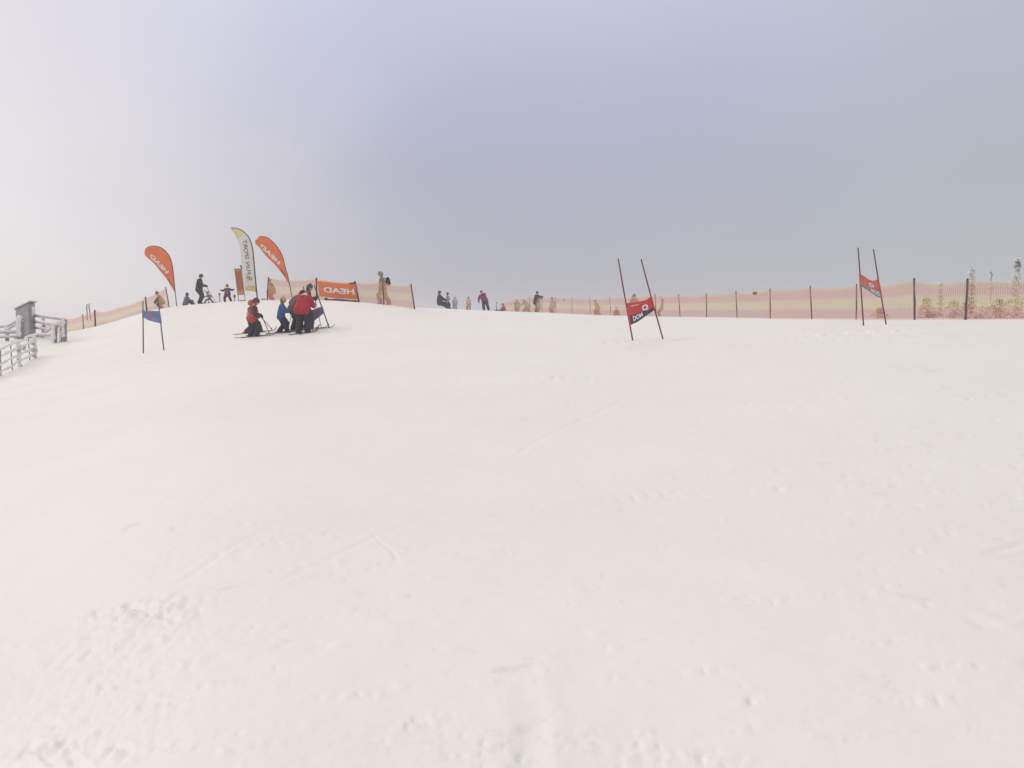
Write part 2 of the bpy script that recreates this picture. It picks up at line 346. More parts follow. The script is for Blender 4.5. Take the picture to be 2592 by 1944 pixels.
q = np.stack([J*NA+I, (J+1)*NA+I, (J+1)*NA+I2, J*NA+I2], -1).reshape(-1, 4)[:, ::-1]
me = bpy.data.meshes.new('ground'); nv = len(co); nq = len(q)
tri = np.stack([np.full(NA, nv-1), (ia+1) % NA, ia], -1)[:, ::-1]
me.vertices.add(nv); me.vertices.foreach_set('co', co.ravel())
me.loops.add(nq*4+NA*3); me.loops.foreach_set('vertex_index', np.concatenate([q.ravel(), tri.ravel()]))
me.polygons.add(nq+NA); me.polygons.foreach_set('loop_start', np.concatenate([np.arange(nq)*4, nq*4+np.arange(NA)*3]))
me.polygons.foreach_set('use_smooth', np.ones(nq+NA, bool)); me.update(calc_edges=True); me.validate()
go = link('ground', me, SNOW); go['kind'] = 'structure'
# make sure normals face up
if me.polygons[nq//2].normal.z < 0: me.flip_normals()

# ------------------------------------------------------------------ materials
wood = M('weathered_wood', (.48, .455, .45), .85, .3, 9, .4)
woodd = M('dark_wood', (.30, .28, .275), .85, .3, 12, .4)
frost = M('packed_frost', (.80, .79, .80), .7, .08, 10, .5)
redpole = M('red_gate_pole', (.17, .035, .045), .5, .15, 3, 0)
bluepole = M('blue_gate_pole', (.06, .06, .085), .5, .15, 3, 0)
redcloth = M('red_gate_cloth', (.74, .10, .10), .7, .1, 4, .5, translucent=.25)
redcloth2 = M('faded_red_gate_cloth', (.74, .22, .17), .7, .1, 4, .5, translucent=.3)
navycloth = M('navy_gate_cloth', (.075, .075, .12), .7, .1, 5, .1)
greycloth = M('grey_gate_cloth', (.26, .27, .33), .7, .1, 5, .1)
bluecloth = M('blue_gate_cloth', (.22, .31, .55), .7, .12, 4, .5, translucent=.2)
white = M('white_print', (.82, .80, .80), .7, .05, 5, 0)
orange = M('orange_flag_cloth', (.88, .34, .14), .7, .08, 3, .5, translucent=.5)
orange2 = M('orange_banner', (.88, .26, .07), .65, .08, 3, .5, translucent=.25)
brownor = M('dull_orange_banner', (.50, .17, .06), .7, .1, 4, .1, translucent=.15)
whitesail = M('white_flag_cloth', (.86, .86, .84), .7, .04, 4, .05, translucent=.4)
yellow = M('yellow_flag_cloth', (.80, .70, .22), .7, .06, 4, .05, translucent=.3)
paleyel = M('pale_yellow_flag_cloth', (.86, .80, .48), .7, .06, 4, .05, translucent=.35)
darkpole = M('dark_fibre_pole', (.05, .035, .05), .5, .1, 4, 0)
ink = M('dark_print', (.06, .06, .08), .7, .1, 4, 0)
logored = M('red_print', (.75, .12, .09), .7, .1, 4, 0)
steel = M('steel_pole', (.22, .22, .24), .4, .1, 4, 0, metal=.5)
postbr = M('brown_net_post', (.12, .045, .045), .7, .2, 6, .1)
postgy = M('grey_net_post', (.13, .09, .105), .6, .2, 6, .1)

# ------------------------------------------------------------------ slalom gates
def gate(d, PL, PR, top, bot, bandtop, mats, pm, label, logo, text, dash, dR=None, mirrored=False, logomat=None, lettermat=None, rad=.016, group='slalom gates'):
    dR = d if dR is None else dR
    Bm = (pw(*PL[1], d)+pw(*PR[1], dR))/2
    t = thing('slalom_gate', Bm, label, 'slalom gate', group)
    for (a, b), dd in ((PL, d), (PR, dR)):
        A, B = pw(*a, dd), pw(*b, dd); dirn = (B-A).normalized(); mb = MB()
        mid = A.lerp(B, .42)+Vector(((random.random()-.5)*.02, 0, 0))
        mb.tube(A, mid, rad*.9, rad, 10); mb.tube(mid, B+dirn*.25, rad, rad*1.05, 10)
        mb.tube(A-dirn*.012, A, rad*.5, rad*1.1, 10)
        p = world_child(mb, 'pole', pm, t)
    def S(s, tt):
        a = poly(top, s); b = poly(bot, s); dd = d+(dR-d)*s+.05*math.sin(math.pi*s)*math.sin(math.pi*min(1, tt*1.2))
        return pw(a[0]+(b[0]-a[0])*tt, a[1]+(b[1]-a[1])*tt, dd)
    # where the dark band starts, as a fraction of the height
    if bandtop:
        fr_ = lambda s: float(np.interp(s, [0, .33, .66, 1], bandtop))
        S2 = lambda s, tt: S(s, tt*2*fr_(s) if tt < .5 else fr_(s)+(tt-.5)*2*(1-fr_(s)))
        band = lambda s, tt: 0 if tt < .5 else 1
        pn = patch('panel', S2, 18, 12, mats, t, .005, band=band)
    else: pn = patch('panel', S, 18, 12, mats, t, .005)
    def box(s0, s1, t0, t1):
        def fm(a, b):
            if mirrored: a = 1-a
            f0 = t1+(t0-t1)*b if not callable(t0) else None
            s = s0+(s1-s0)*a
            return S(s, f0)
        return fm
    lt = lettermat or white
    if logo: lettering('Q', box(*logo), logomat or white, pn, 'emblem', bold=.05)
    if text: lettering('DOM', box(*text), lt, pn, 'lettering', bold=.04)
    if dash:
        mb = MB()
        s0, s1, tt = dash; n = 7
        for i in range(n):
            a = s0+(s1-s0)*i/n; b_ = a+(s1-s0)/n*.72; h = .014+.01*(i % 2)
            v = [S(a, tt+h), S(b_, tt+h), S(b_, tt-h), S(a, tt-h)]
            v2 = [Vector(p)+Vector((0, -.013, 0)) for p in v]; mb.add(v2, [(0, 1, 2, 3)])
            if i < n-1: c_ = [S(b_-.002, tt+.005), S(a+(s1-s0)/n+.002, tt+.005), S(a+(s1-s0)/n+.002, tt-.002), S(b_-.002, tt-.002)]; mb.add([Vector(p)+Vector((0, -.013, 0)) for p in c_], [(0, 1, 2, 3)])
        off = t.location; mb.v = [tuple(Vector(p)-off) for p in mb.v]; mb.build('small_print', lt, pn)
    # cloth sleeves round the poles
    for s in (0, 1):
        mb = MB()
        for k in range(6):
            mb.tube(S(s, k/6)+Vector((0, 0, 0)), S(s, (k+1)/6), rad*1.45, rad*1.45, 10)
        world_child(mb, 'sleeve', mats[0] if isinstance(mats, list) else mats, t)
    # little kicked-up snow ring round each foot
    return t
gate(20.6, ((1565,656),(1602,864)), ((1623,657),(1677,854)), [(1586.8,767.7),(1602,766),(1620,763),(1637,758.7),(1646,751.5)],
     [(1595.8,822.6),(1614,814.8),(1638,797.9),(1657,784.6)], [.57,.60,.66,.77], [redcloth, navycloth], redpole,
     'leaning slalom gate with bright red panel, white Q emblem and dark band lettered DOM', (.54,.80,.27,.70), (.13,.52,.645,.89), (.12,.48,.15), dR=21.0)
gate(22.0, ((2172,628),(2185.6,822.7)), ((2211,632),(2243.5,822.7)), [(2176.4,692),(2189,700),(2198.6,707.6),(2210,711),(2217.8,708.6),(2222,705.7)],
     [(2178,724),(2191.8,731.7),(2207,742),(2221.7,752),(2231.8,754.8)], [.72,.72,.66,.60], [redcloth2, greycloth], redpole,
     'slalom gate with sagging faded red panel and pale grey lower band, farthest right', (.46,.74,.22,.55), (.52,.92,.66,.90), None, dR=23.0, mirrored=True)
gate(33.2, ((361.8,763.5),(362.7,886.5)), ((399.7,755.4),(414.2,881)), [(361.8,787),(402.9,787)], [(362.2,803.3),(375.3,810.5),(390.7,815),(407.9,818.7)],
     None, bluecloth, bluepole, 'slalom gate with plain blue panel standing alone at the left before the orange net', (.30,.56,.20,.72), (.55,.93,.62,.90), None,
     mirrored=True, logomat=logored, lettermat=M('faint_print', (.35,.36,.45), .7, .1, 4, 0), rad=.021)
gate(36.3, ((768,726),(790,849)), ((795,722),(835.7,837)), [(780,786.5),(796,783),(814.5,775.6)], [(784.5,817),(800,809),(819.9,792.7)],
     None, bluecloth, bluepole, 'slalom gate with tilted blue panel right beside the group of skiers', (.42,.70,.22,.66), (.10,.5,.66,.9), None,
     mirrored=True, logomat=logored, lettermat=M('faint_print', (.35,.36,.45), .7, .1, 4, 0), rad=.022)

# ------------------------------------------------------------------ teardrop and feather flags
def catmull(pts, n=4):
    P = [pts[0]]+list(pts)+[pts[-1]]; o = []
    for i in range(1, len(P)-2):
        for k in range(n):
            t = k/n; a = [np.array(P[i+j], float) for j in (-1, 0, 1, 2)]
            o.append(tuple(.5*((2*a[1])+(-a[0]+a[2])*t+(2*a[0]-5*a[1]+4*a[2]-a[3])*t*t+(-a[0]+3*a[1]-3*a[2]+a[3])*t**3)))
    o.append(tuple(pts[-1])); return o
def sail(edge, free, d, mats, t, band, tube_r=.02, name='sail'):
    E, Fr = catmull(edge), catmull(free)
    f = lambda s, tt: (lambda a, b: pw(a[0]+(b[0]-a[0])*tt, a[1]+(b[1]-a[1])*tt, d+.06*math.sin(2.4*tt+2*s)*tt))(poly(E, s), poly(Fr, s))
    return f, patch(name, f, 34, 10, mats, t, .006, band=band)
def teardrop(edge, free, base, d, text, mark, label, grp='orange teardrop flags'):
    t = thing('teardrop_flag', gp(base[0], d), label, 'flag', grp); t.location = pw(base[0], base[1], d)
    f, s = sail(edge, free, d, [orange], t, None)
    mb = MB(); E = [pw(p[0], p[1], d+.0) for p in catmull(edge, 3)]; E = [pw(base[0], base[1]+8, d), pw(base[0], base[1], d)]+E
    for i, (a, b) in enumerate(zip(E, E[1:])): mb.tube(a, b, .026-.018*i/len(E), .026-.018*(i+1)/len(E), 8)
    world_child(mb, 'pole', darkpole, t)
    O, A, B = text
    lettering('HEAD', quad_px(O, A, B, d), white, s, bold=.035, lift=.03)
    mk = MB(); mk.add([pw(u, v, d-.03)-t.location for u, v in mark], [tuple(range(len(mark)))]); mk.build('dark_patch', M('slate_print', (.10,.12,.17), .7, .1, 4, 0), s)
teardrop([(444,744),(441.7,722.7),(437.6,680.4),(432.8,657.6),(424.6,641.4),(413.2,630),(401.8,624.3),(388.8,622.3),(375.8,624.3),(367.7,630.8)],
         [(443.5,743.5),(436,729),(427.9,716),(419.7,703),(408.4,690),(398.6,677),(388.8,665.8),(377.4,656),(367.7,647),(365.2,639.7)],
         (447.4,776), 55.5, ((421.5,693.5),(-44,-45.5),(7.5,-5.5)), [(423.8,704),(435.8,729),(433.6,722),(428,708)],
         'orange teardrop flag at far left of the ridge, standing next to the net end')
teardrop([(733,720),(728,696.2),(723,680.5),(718.4,660),(712.4,642),(702.7,626),(690.7,612),(678.6,602),(666.6,598),(657,598)],
         [(732.4,719.5),(725.6,710.7),(718.4,698.6),(707.5,684),(697.9,672),(684.6,658.8),(672.6,646.8),(663,634.7),(655.7,625),(647.3,617.9),(645.5,609)],
         (741,762), 54.6, ((705,670.5),(-48,-47.5),(6,-7)), [(708,681),(723.5,702),(721,695),(713,683)],
         'brighter orange teardrop flag leaning above the skiers, in front of the middle net')
d = 55.8
t = thing('feather_flag', pw(651.7, 759, d), 'tall white and yellow feather flag with mirrored FUN SPORT lettering', 'flag')
edge = [(649.2,737.4),(644.3,683.7),(640.3,638),(636.2,617),(629.7,600.7),(619.9,589.3),(608.5,581.2),(595.5,576.8),(584,577)]
free = [(620,735.5),(616,705),(613,675),(610.5,650),(608.5,632),(605,615),(598,601),(591,588),(584.4,578)]
f, s = sail(edge, free, d, [whitesail, yellow, paleyel], t, lambda s, tt: 1 if (s < .055 or s > .93) else (2 if s > .80 else 0))
mb = MB(); E = [pw(653, 768, d), pw(651.7, 759, d)]+[pw(p[0]+.3, p[1], d) for p in catmull(edge, 3)]
for i, (a, b) in enumerate(zip(E, E[1:])): mb.tube(a, b, .042-.028*i/len(E), .042-.028*(i+1)/len(E), 8)
world_child(mb, 'pole', darkpole, t)
lettering('FUN SPORT', quad_px((626,694.5), (-10.5,-86.5), (9.3,-1.5), d), ink, s, bold=.0, lift=.06)
mk = MB(); mk.add([pw(u, v, d-.06)-t.location for u, v in ((622.5,696.5),(633,700.5),(640.6,706.5),(633,711.5),(624.5,715.5),(625.5,708))], [(5, 4, 3, 2, 1, 0)]); mk.build('emblem', yellow, s)
mk = MB()
for c, r_ in (((628.3,702.5), 4.2), ((633.2,706.2), 4.4)):
    ring = [pw(c[0]+math.cos(a)*r_, c[1]+math.sin(a)*r_*.8, d-.075)-t.location for a in np.linspace(0, 2*math.pi, 13)[:-1]]
    rin = [pw(c[0]+math.cos(a)*r_*.62, c[1]+math.sin(a)*r_*.5, d-.075)-t.location for a in np.linspace(0, 2*math.pi, 13)[:-1]]
    mk.add(ring+rin, [(i, (i+1) % 12, 12+(i+1) % 12, 12+i) for i in range(12)])
mk.build('emblem_outline', M('olive_print', (.12,.12,.05), .7, .1, 4, 0), s)
mk = MB()
mk.add([pw(624+i*2.2, 723+i*.17+(1.2 if k else 0)+.3*math.sin(i*2.1), d-.06)-t.location for k in (0, 1) for i in range(11)], [(i, i+1, 12+i, 11+i) for i in range(10)])
mk.build('small_print', ink, s)
mb = MB(); mb.tube(pw(646.5,737.5,d), pw(651,738.5,d), .03, .045, 8); world_child(mb, 'clamp', darkpole, t)

# upright orange board on two poles
d = 56.2
t = thing('banner_stand', pw(611, 762, d), 'narrow upright dull orange banner on two thin poles, left of the feather flag', 'banner')
f = lambda s, tt: (lambda a, b: pw(a[0]+(b[0]-a[0])*tt, a[1]+(b[1]-a[1])*tt, d+.02*math.sin(3*tt)))((593.9+17.3*s, 679.8), (602+17*s, 747-1.5*s))
s = patch('banner', f, 8, 20, brownor, t, .01)
for (x0, y0, x1, y1) in ((593, 677, 605, 768), (610.2, 673, 621, 766)):
    mb = MB(); mb.tube(pw(x0, y0, d+.03), pw(x1, y1, d+.03), .016, .02, 8); world_child(mb, 'pole', steel, t)
mb = MB(); mb.tube(pw(608.5,671,d), pw(613,681,d), .05, .03, 8); world_child(mb, 'pole_cap', darkpole, t)
mb = MB(); mb.tube(pw(604,761.5,d), pw(621,760.5,d), .022, .022, 8); world_child(mb, 'foot_bar', darkpole, t)
lettering('HEAD', quad_px((610,687), (-13,0), (-.6,-4.5), d), M('pale_orange_print', (.85,.45,.30), .7, .1, 4, 0), s, bold=.02, lift=.04)
lettering('HEAD', quad_px((617,744), (-13,1), (-1.6,-10), d), M('pale_orange_print', (.85,.45,.30), .7, .1, 4, 0), s, bold=.02, lift=.04)

# ------------------------------------------------------------------ safety nets
def net_material():
    m = bpy.data.materials.new('safety_net_mesh'); m.use_nodes = True; t = m.node_tree; t.nodes.clear(); Lk = t.links.new
    o = t.nodes.new('ShaderNodeOutputMaterial'); uv = t.nodes.new('ShaderNodeUVMap'); sp = t.nodes.new('ShaderNodeSeparateXYZ'); Lk(uv.outputs[0], sp.inputs[0])
    nz_ = t.nodes.new('ShaderNodeTexNoise'); nz_.inputs['Scale'].default_value = 1.3; Lk(uv.outputs[0], nz_.inputs['Vector'])
    ad = t.nodes.new('ShaderNodeMath'); ad.operation = 'MULTIPLY_ADD'; Lk(nz_.outputs[0], ad.inputs[0]); ad.inputs[1].default_value = .05; 
    dv = t.nodes.new('ShaderNodeMath'); dv.operation = 'MULTIPLY'; Lk(sp.outputs['Y'], dv.inputs[0]); dv.inputs[1].default_value = 1/1.35
    Lk(dv.outputs[0], ad.inputs[2])
    r = t.nodes.new('ShaderNodeValToRGB'); Lk(ad.outputs[0], r.inputs[0]); c = r.color_ramp; c.interpolation = 'LINEAR'
    pink = (.78, .38, .28, 1); yel = (.82, .62, .28, 1); org = (.82, .50, .13, 1)
    c.elements[0].position = 0; c.elements[0].color = yel; c.elements[1].position = 1; c.elements[1].color = org
    for p, q_ in ((.035, yel), (.05, pink), (.31, pink), (.39, yel), (.64, yel), (.72, pink), (.93, pink), (.955, org)):
        e = c.elements.new(p); e.color = q_
    def strand(sock, per, wd):
        a = t.nodes.new('ShaderNodeMath'); a.operation = 'MULTIPLY'; Lk(sock, a.inputs[0]); a.inputs[1].default_value = 1/per
        b = t.nodes.new('ShaderNodeMath'); b.operation = 'FRACT'; Lk(a.outputs[0], b.inputs[0])
        k = t.nodes.new('ShaderNodeMath'); k.operation = 'LESS_THAN'; Lk(b.outputs[0], k.inputs[0]); k.inputs[1].default_value = wd; return k
    s1, s2 = strand(sp.outputs['X'], .07, .30), strand(sp.outputs['Y'], .045, .32)
    mxm = t.nodes.new('ShaderNodeMath'); mxm.operation = 'MAXIMUM'; Lk(s1.outputs[0], mxm.inputs[0]); Lk(s2.outputs[0], mxm.inputs[1])
    df = t.nodes.new('ShaderNodeBsdfDiffuse'); tl = t.nodes.new('ShaderNodeBsdfTranslucent'); Lk(r.outputs[0], df.inputs[0]); Lk(r.outputs[0], tl.inputs[0])
    m1 = t.nodes.new('ShaderNodeMixShader'); m1.inputs[0].default_value = .5; Lk(df.outputs[0], m1.inputs[1]); Lk(tl.outputs[0], m1.inputs[2])
    tp = t.nodes.new('ShaderNodeBsdfTransparent'); m2 = t.nodes.new('ShaderNodeMixShader'); Lk(mxm.outputs[0], m2.inputs[0]); Lk(tp.outputs[0], m2.inputs[1]); Lk(m1.outputs[0], m2.inputs[2])
    Lk(m2.outputs[0], o.inputs[0]); return m
NET = net_material()
def net_sheet(tops, bots, sags, t, name='netting', seed=1):
    # tops/bots: world points at the posts
    rnd = random.Random(seed); V = []; UV = []; Fc = []; ns, ntt = 14, 8; ulen = 0; col = []
    for k in range(len(tops)-1):
        Ln = (tops[k+1]-tops[k]).length; sag = sags[k] if isinstance(sags, (list, tuple)) else sags*(.7+.6*rnd.random())
        bil = .05+.08*rnd.random(); lift = .03*rnd.random(); n = Vector((tops[k+1]-tops[k])).cross(Vector((0, 0, 1))).normalized()
        for i in range(ns+(1 if k == len(tops)-2 else 0)):
            s = i/ns; T = tops[k].lerp(tops[k+1], s)-Vector((0, 0, sag*4*s*(1-s))); B = bots[k].lerp(bots[k+1], s)+Vector((0, 0, lift*4*s*(1-s)))
            zz = zg(B.x, B.y)+.01
            if zz > B.z: B.z = zz
            col.append([(T.lerp(B, j/ntt)+n*bil*math.sin(math.pi*s)*math.sin(math.pi*j/ntt)+n*.02*math.sin(9*s+j), (ulen+Ln*s, 1.35*(1-j/ntt))) for j in range(ntt+1)])
        ulen += Ln
    off = t.location
    for c in col:
        for p, uvv in c: V.append(p-off); UV.append(uvv)
    m = ntt+1
    for i in range(len(col)-1):
        for j in range(ntt): Fc.append((i*m+j, i*m+j+1, (i+1)*m+j+1, (i+1)*m+j))
    me = bpy.data.meshes.new(name); me.from_pydata([tuple(p) for p in V], [], Fc); uvl = me.uv_layers.new(name='UVMap')
    for lp in me.loops: uvl.data[lp.index].uv = UV[lp.vertex_index]
    me.polygons.foreach_set('use_smooth', [True]*len(Fc)); return link(name, me, NET, t)
def post(t, A, B, r, mat, extra=.3, cap=True):
    mb = MB(); dn = (B-A).normalized(); mb.tube(A-dn*.03, B+dn*extra, r, r*1.05, 8, round_=False); mb.tube(A-dn*.05, A-dn*.02, r*.6, r*1.2, 8)
    return world_child(mb, 'post', mat, t)
# right-hand net, running away from the camera and bending left along the crest
RN = [((1270.6,768),(1270.6,787),93),((1306,756.6),(1306,789),90),((1340.3,753),(1340.3,791),86),((1372,752),(1372,792),83),((1406,752),(1407,793),80),((1447.6,754.5),(1448,795.5),77),((1492.5,755.5),(1495,798.4),73),
 ((1543.2,753.9),(1546,800.7),68.5),((1600,750),(1602,802.5),63.5),((1658.3,745.7),(1661,804.5),58.5),((1718,746.5),(1721.5,805),55),((1787.8,744.2),(1788.9,806.3),50.5),((1863,739),(1866,808),46.5),((1949.3,733.3),(1950,808.6),42.5),
 ((2050.8,726),(2055,808),39.5),((2168.4,722),(2167.5,807),36.5),((2313.9,707.3),(2315.5,810.2),33),((2449,708),(2443.8,810.2),31.5),((2722,700),(2714,812),31),((3010,690),(3000,815),31)]
t = thing('safety_net_fence', gp(2050, 39.5), 'long banded pink and yellow safety net fence running away along the right side', 'safety net')
tops, bots = [], []
for i, (a, b, d) in enumerate(RN):
    A = pw(*a, d); G = gp(b[0], d, b[1]); 
    B = Vector((G.x, d, G.z)); tops.append(A+Vector((0, 0, -.04))); bots.append(B)
    post(t, A, B, .018+.009*(d < 60)+.012*(d < 34), postgy)
net_sheet(tops, bots, [.0,.03,.03,.03,.03,.03,.04,.05,.05,.06,.05,.06,.07,.06,.07,.08,.14,.10,.1], t, seed=4)
for (u, v, d, w_) in ((1427.5, 758.5, 78.8, .16), (1911, 742, 44.2, .2)):
    mb = MB(); mb.beam(pw(u-w_*F/d/2, v, d-.12), pw(u+w_*F/d/2, v+.5, d-.12), .03, .14); world_child(mb, 'tag', M('rust_tag', (.42,.13,.08), .7, .2, 5, .1), t)
# middle net on the ridge
MN = [((679.2,703.5),(676.2,758),55.4),((800.7,705.3),(802,760),54.3),((898.6,714),(908.9,765),53.6),((969,712.5),(971.8,771.6),52.9),((1040.4,720.5),(1049.7,780),52.2)]
t = thing('safety_net_fence', gp(860, 54), 'banded safety net fence in the middle of the ridge, carrying the orange banner', 'safety net')
tops, bots = [], []
for i, (a, b, d) in enumerate(MN):
    A = pw(*a, d); B = gp(b[0], d, b[1]); tops.append(A); bots.append(B); post(t, A, B, .05 if i in (1, 2) else .035, M('maroon_net_post', (.15,.02,.04), .6, .15, 6, .05))
net_sheet(tops, bots, [.14,.08,.1,.14], t, seed=9)
# banner tied to it
d = 53.8
t = thing('head_banner', pw(855, 752, d), 'bright orange wide banner with mirrored HEAD lettering tied on the middle net', 'banner'); t.name = 'sponsor_banner'
f = lambda s, tt: pw(804.5+95.5*s+(3.4+1.5*s)*tt, 711+7.8*s+1.2*math.sin(math.pi*s)+(38.5-.3*s)*tt, 54.1-.75*s-.05*math.sin(math.pi*s)*math.sin(math.pi*tt))
s = patch('cloth', f, 24, 10, orange2, t, .01)
lettering('HEAD', lambda a, b: f(.945-.81*a, .70-.36*b), white, s, bold=.03, lift=.05)
mb = MB(); mb.tube(pw(884,718.5,53.2), pw(899,716,53.2), .05, .05, 8); world_child(mb, 'strap', darkpole, t)
mb = MB(); P = [pw(824,757,53.3), pw(833,760,53.3), pw(850,759.5,53.3), pw(868,761.5,53.2), pw(888,762.5,53.1), pw(907,764.5,53)]
for a, b in zip(P, P[1:]): mb.tube(a, b, .075+.03*random.random(), .07+.03*random.random(), 8, round_=True)
o = mb.fused('rolled_net', M('dark_rolled_net', (.10,.05,.05), .85, .4, 14, .6), voxel=.03, rough=.05, rs=6); tag(o, 'dark rolled-up netting lying on the snow under the orange banner', 'net roll')
# left net, partly behind the crest
LN = [((113,815),61),((165,806.5),61),((209.5,797),61),((240,786.5),60.5),((300,777),60),((368.5,753.5),58.5),((419.7,728.5),56.5)]
t = thing('safety_net_fence', gp(300, 59), 'safety net fence dropping down the left end of the ridge behind the wooden barrier', 'safety net')
tops, bots = [], []
for i, (a, d) in enumerate(LN):
    A = pw(*a, d); du = {0: 0, 6: 9.5, 5: 4}.get(i, 1); B = gp(a[0]+du, d); B2 = Vector((B.x, B.y, B.z)); tops.append(A+Vector((0, 0, -.03))); bots.append(B2)
    if i not in (4,): post(t, A, B2, .055 if i in (3, 5) else .03, M('maroon_net_post', (.15,.02,.04), .6, .15, 6, .05))
net_sheet(tops, bots, [.05,.06,.06,.14,.08,.06], t, seed=15)
# skis planted in the snow behind it
def ski_mesh(L_, wd=.08):
    mb = MB(); n = 14; v = []
    for i in range(n+1):
        s = i/n; y = -L_*.45+L_*s; z = (.12*max(0, (s-.88)/.12)**2+.02*max(0, (.06-s)/.06)); w_ = wd*(.5+.12*abs(2*s-1)**2)*(1 if s < .93 else max(.25, 1-(s-.93)/.07*.7))
        v += [(-w_, y, z), (w_, y, z), (w_, y, z+.018), (-w_, y, z+.018)]
    f = [(0, 1, 2, 3), (n*4+3, n*4+2, n*4+1, n*4)]
    for i in range(n):
        a = i*4
        for k in range(4): f.append((a+k, a+4+k, a+4+(k+1) % 4, a+(k+1) % 4))
    mb.add(v, f); return mb
for (u0, v0, u1, v1, lab) in ((219, 769, 221, 795, 'left-hand dark ski planted upright behind the left net'), (224, 769, 230, 796, 'right-hand dark ski planted upright and leaning behind the left net')):
    A, B = pw(u1, v1+16, 62), pw(u0, v0, 62); mb = ski_mesh((B-A).length*1.02, .1); 
    o = mb.build('planted_ski', M('dark_ski', (.05,.045,.06), .4, .2, 5, 0)); q_ = (B-A).to_track_quat('Y', 'Z'); o.rotation_mode = 'QUATERNION'; o.rotation_quaternion = q_
    o.location = A.lerp(B, .45); tag(o, lab, 'ski', 'pair of skis planted in the snow')

# ------------------------------------------------------------------ booth, snow-caked barriers, fence at the left
def crust(t, name, A, B, r, mat, voxel=.035, rough=.05, squash=1):
    mb = MB(); n = max(2, int((B-A).length/.12)); off = t.location
    pr = None
    for i in range(n+1):
        p = A.lerp(B, i/n)+Vector((random.uniform(-1, 1), random.uniform(-1, 1), random.uniform(-1, 1)))*r*.18-off; rr_ = r*random.uniform(.8, 1.2)
        if pr: mb.tube(pr[0], p, pr[1], rr_, 8, round_=True)
        pr = (p, rr_)
    return mb.fused(name, mat, t, voxel=voxel, it=2, rough=rough, rs=7)
# booth
C0, C1, C2 = pw(77.5,845,49), pw(44,845,50.2), pw(89,845,49.9)
C3 = C1+C2-C0
t = thing('ticket_booth', Vector((C0+C3)/2), 'narrow grey wooden booth with sloping snowy roof behind the barriers', 'booth')
gz = min(zg(p.x, p.y) for p in (C0, C1, C2, C3))-.4; off = t.location
def lid(p, top): return Vector((p.x, p.y, top))
hts = [pw(77,768,49).z, pw(43.5,784,50.2).z, pw(88,769,49.9).z]; hts.append(hts[1]+.02)
foot = [lid(p, gz)-off for p in (C0, C1, C3, C2)]; head = [lid(C0, hts[0])-off, lid(C1, hts[1])-off, lid(C3, hts[3])-off, lid(C2, hts[2])-off]
mb = MB()
def plank_wall(mb, a, b, A, B, n, depth=.012):
    for i in range(n):
        s0, s1 = i/n, (i+1)/n-.012; nrm = (b-a).cross(Vector((0, 0, 1))).normalized()*(depth*(i % 2))
        p = [a.lerp(b, s0)+nrm, a.lerp(b, s1)+nrm, A.lerp(B, s1)+nrm, A.lerp(B, s0)+nrm]; q2 = [x-nrm-(b-a).cross(Vector((0, 0, 1))).normalized()*.04 for x in p]
        mb.add(p+q2, [(0, 1, 2, 3), (7, 6, 5, 4), (0, 4, 5, 1), (1, 5, 6, 2), (2, 6, 7, 3), (3, 7, 4, 0)])
for i, n in ((0, 6), (1, 3), (2, 6), (3, 3)):
    j = (i+1) % 4; plank_wall(mb, foot[i], foot[j], head[i], head[j], n)
mb.build('wall', M('grey_booth_boards', (.36,.345,.36), .85, .25, 7, .4), t, smooth=False)
mb = MB(); Q = [h.copy() for h in head]; cen = sum(Q, Vector())/4
Q = [cen+(h-cen)*1.28+Vector((0, 0, .03)) for h in Q]; mb.add(Q+[q_+Vector((0, 0, .05)) for q_ in Q], [(3, 2, 1, 0), (4, 5, 6, 7), (0, 1, 5, 4), (1, 2, 6, 5), (2, 3, 7, 6), (3, 0, 4, 7)])
rf = mb.build('roof', woodd, t, smooth=False)
mb = MB()
for i in range(7):
    for j in range(4): p = Q[0].lerp(Q[1], (i+.3)/7).lerp(Q[3].lerp(Q[2], (i+.3)/7), (j+.4)/4)+Vector((0, 0, .07)); mb.ell(p, (.13, .13, .05))
mb.fused('snow_cap', frost, rf, voxel=.03, rough=.03)
# corner boards and shutter
mb = MB(); mb.beam(lid(C0, gz)-off+Vector((0, -.03, 0)), lid(C0, hts[0])-off+Vector((0, -.03, 0)), .08, .08, up=(0, 1, 0)); mb.build('corner_post', woodd, t, smooth=False)
a_, b_ = C0.lerp(C2, .25)-off, C0.lerp(C2, .85)-off; nz2 = (C2-C0).cross(Vector((0, 0, 1))).normalized()*.05
mb = MB(); zt, zb = pw(82,776,49.5).z-off.z, pw(82,800,49.5).z-off.z
mb.add([Vector((p.x, p.y, z_))+nz2*k for k in (1, -1) for p, z_ in ((a_, zb), (b_, zb), (b_, zt), (a_, zt))], [(0, 1, 2, 3), (7, 6, 5, 4), (0, 4, 5, 1), (1, 5, 6, 2), (2, 6, 7, 3), (3, 7, 4, 0)])
mb.build('shutter', frost, t, smooth=False)

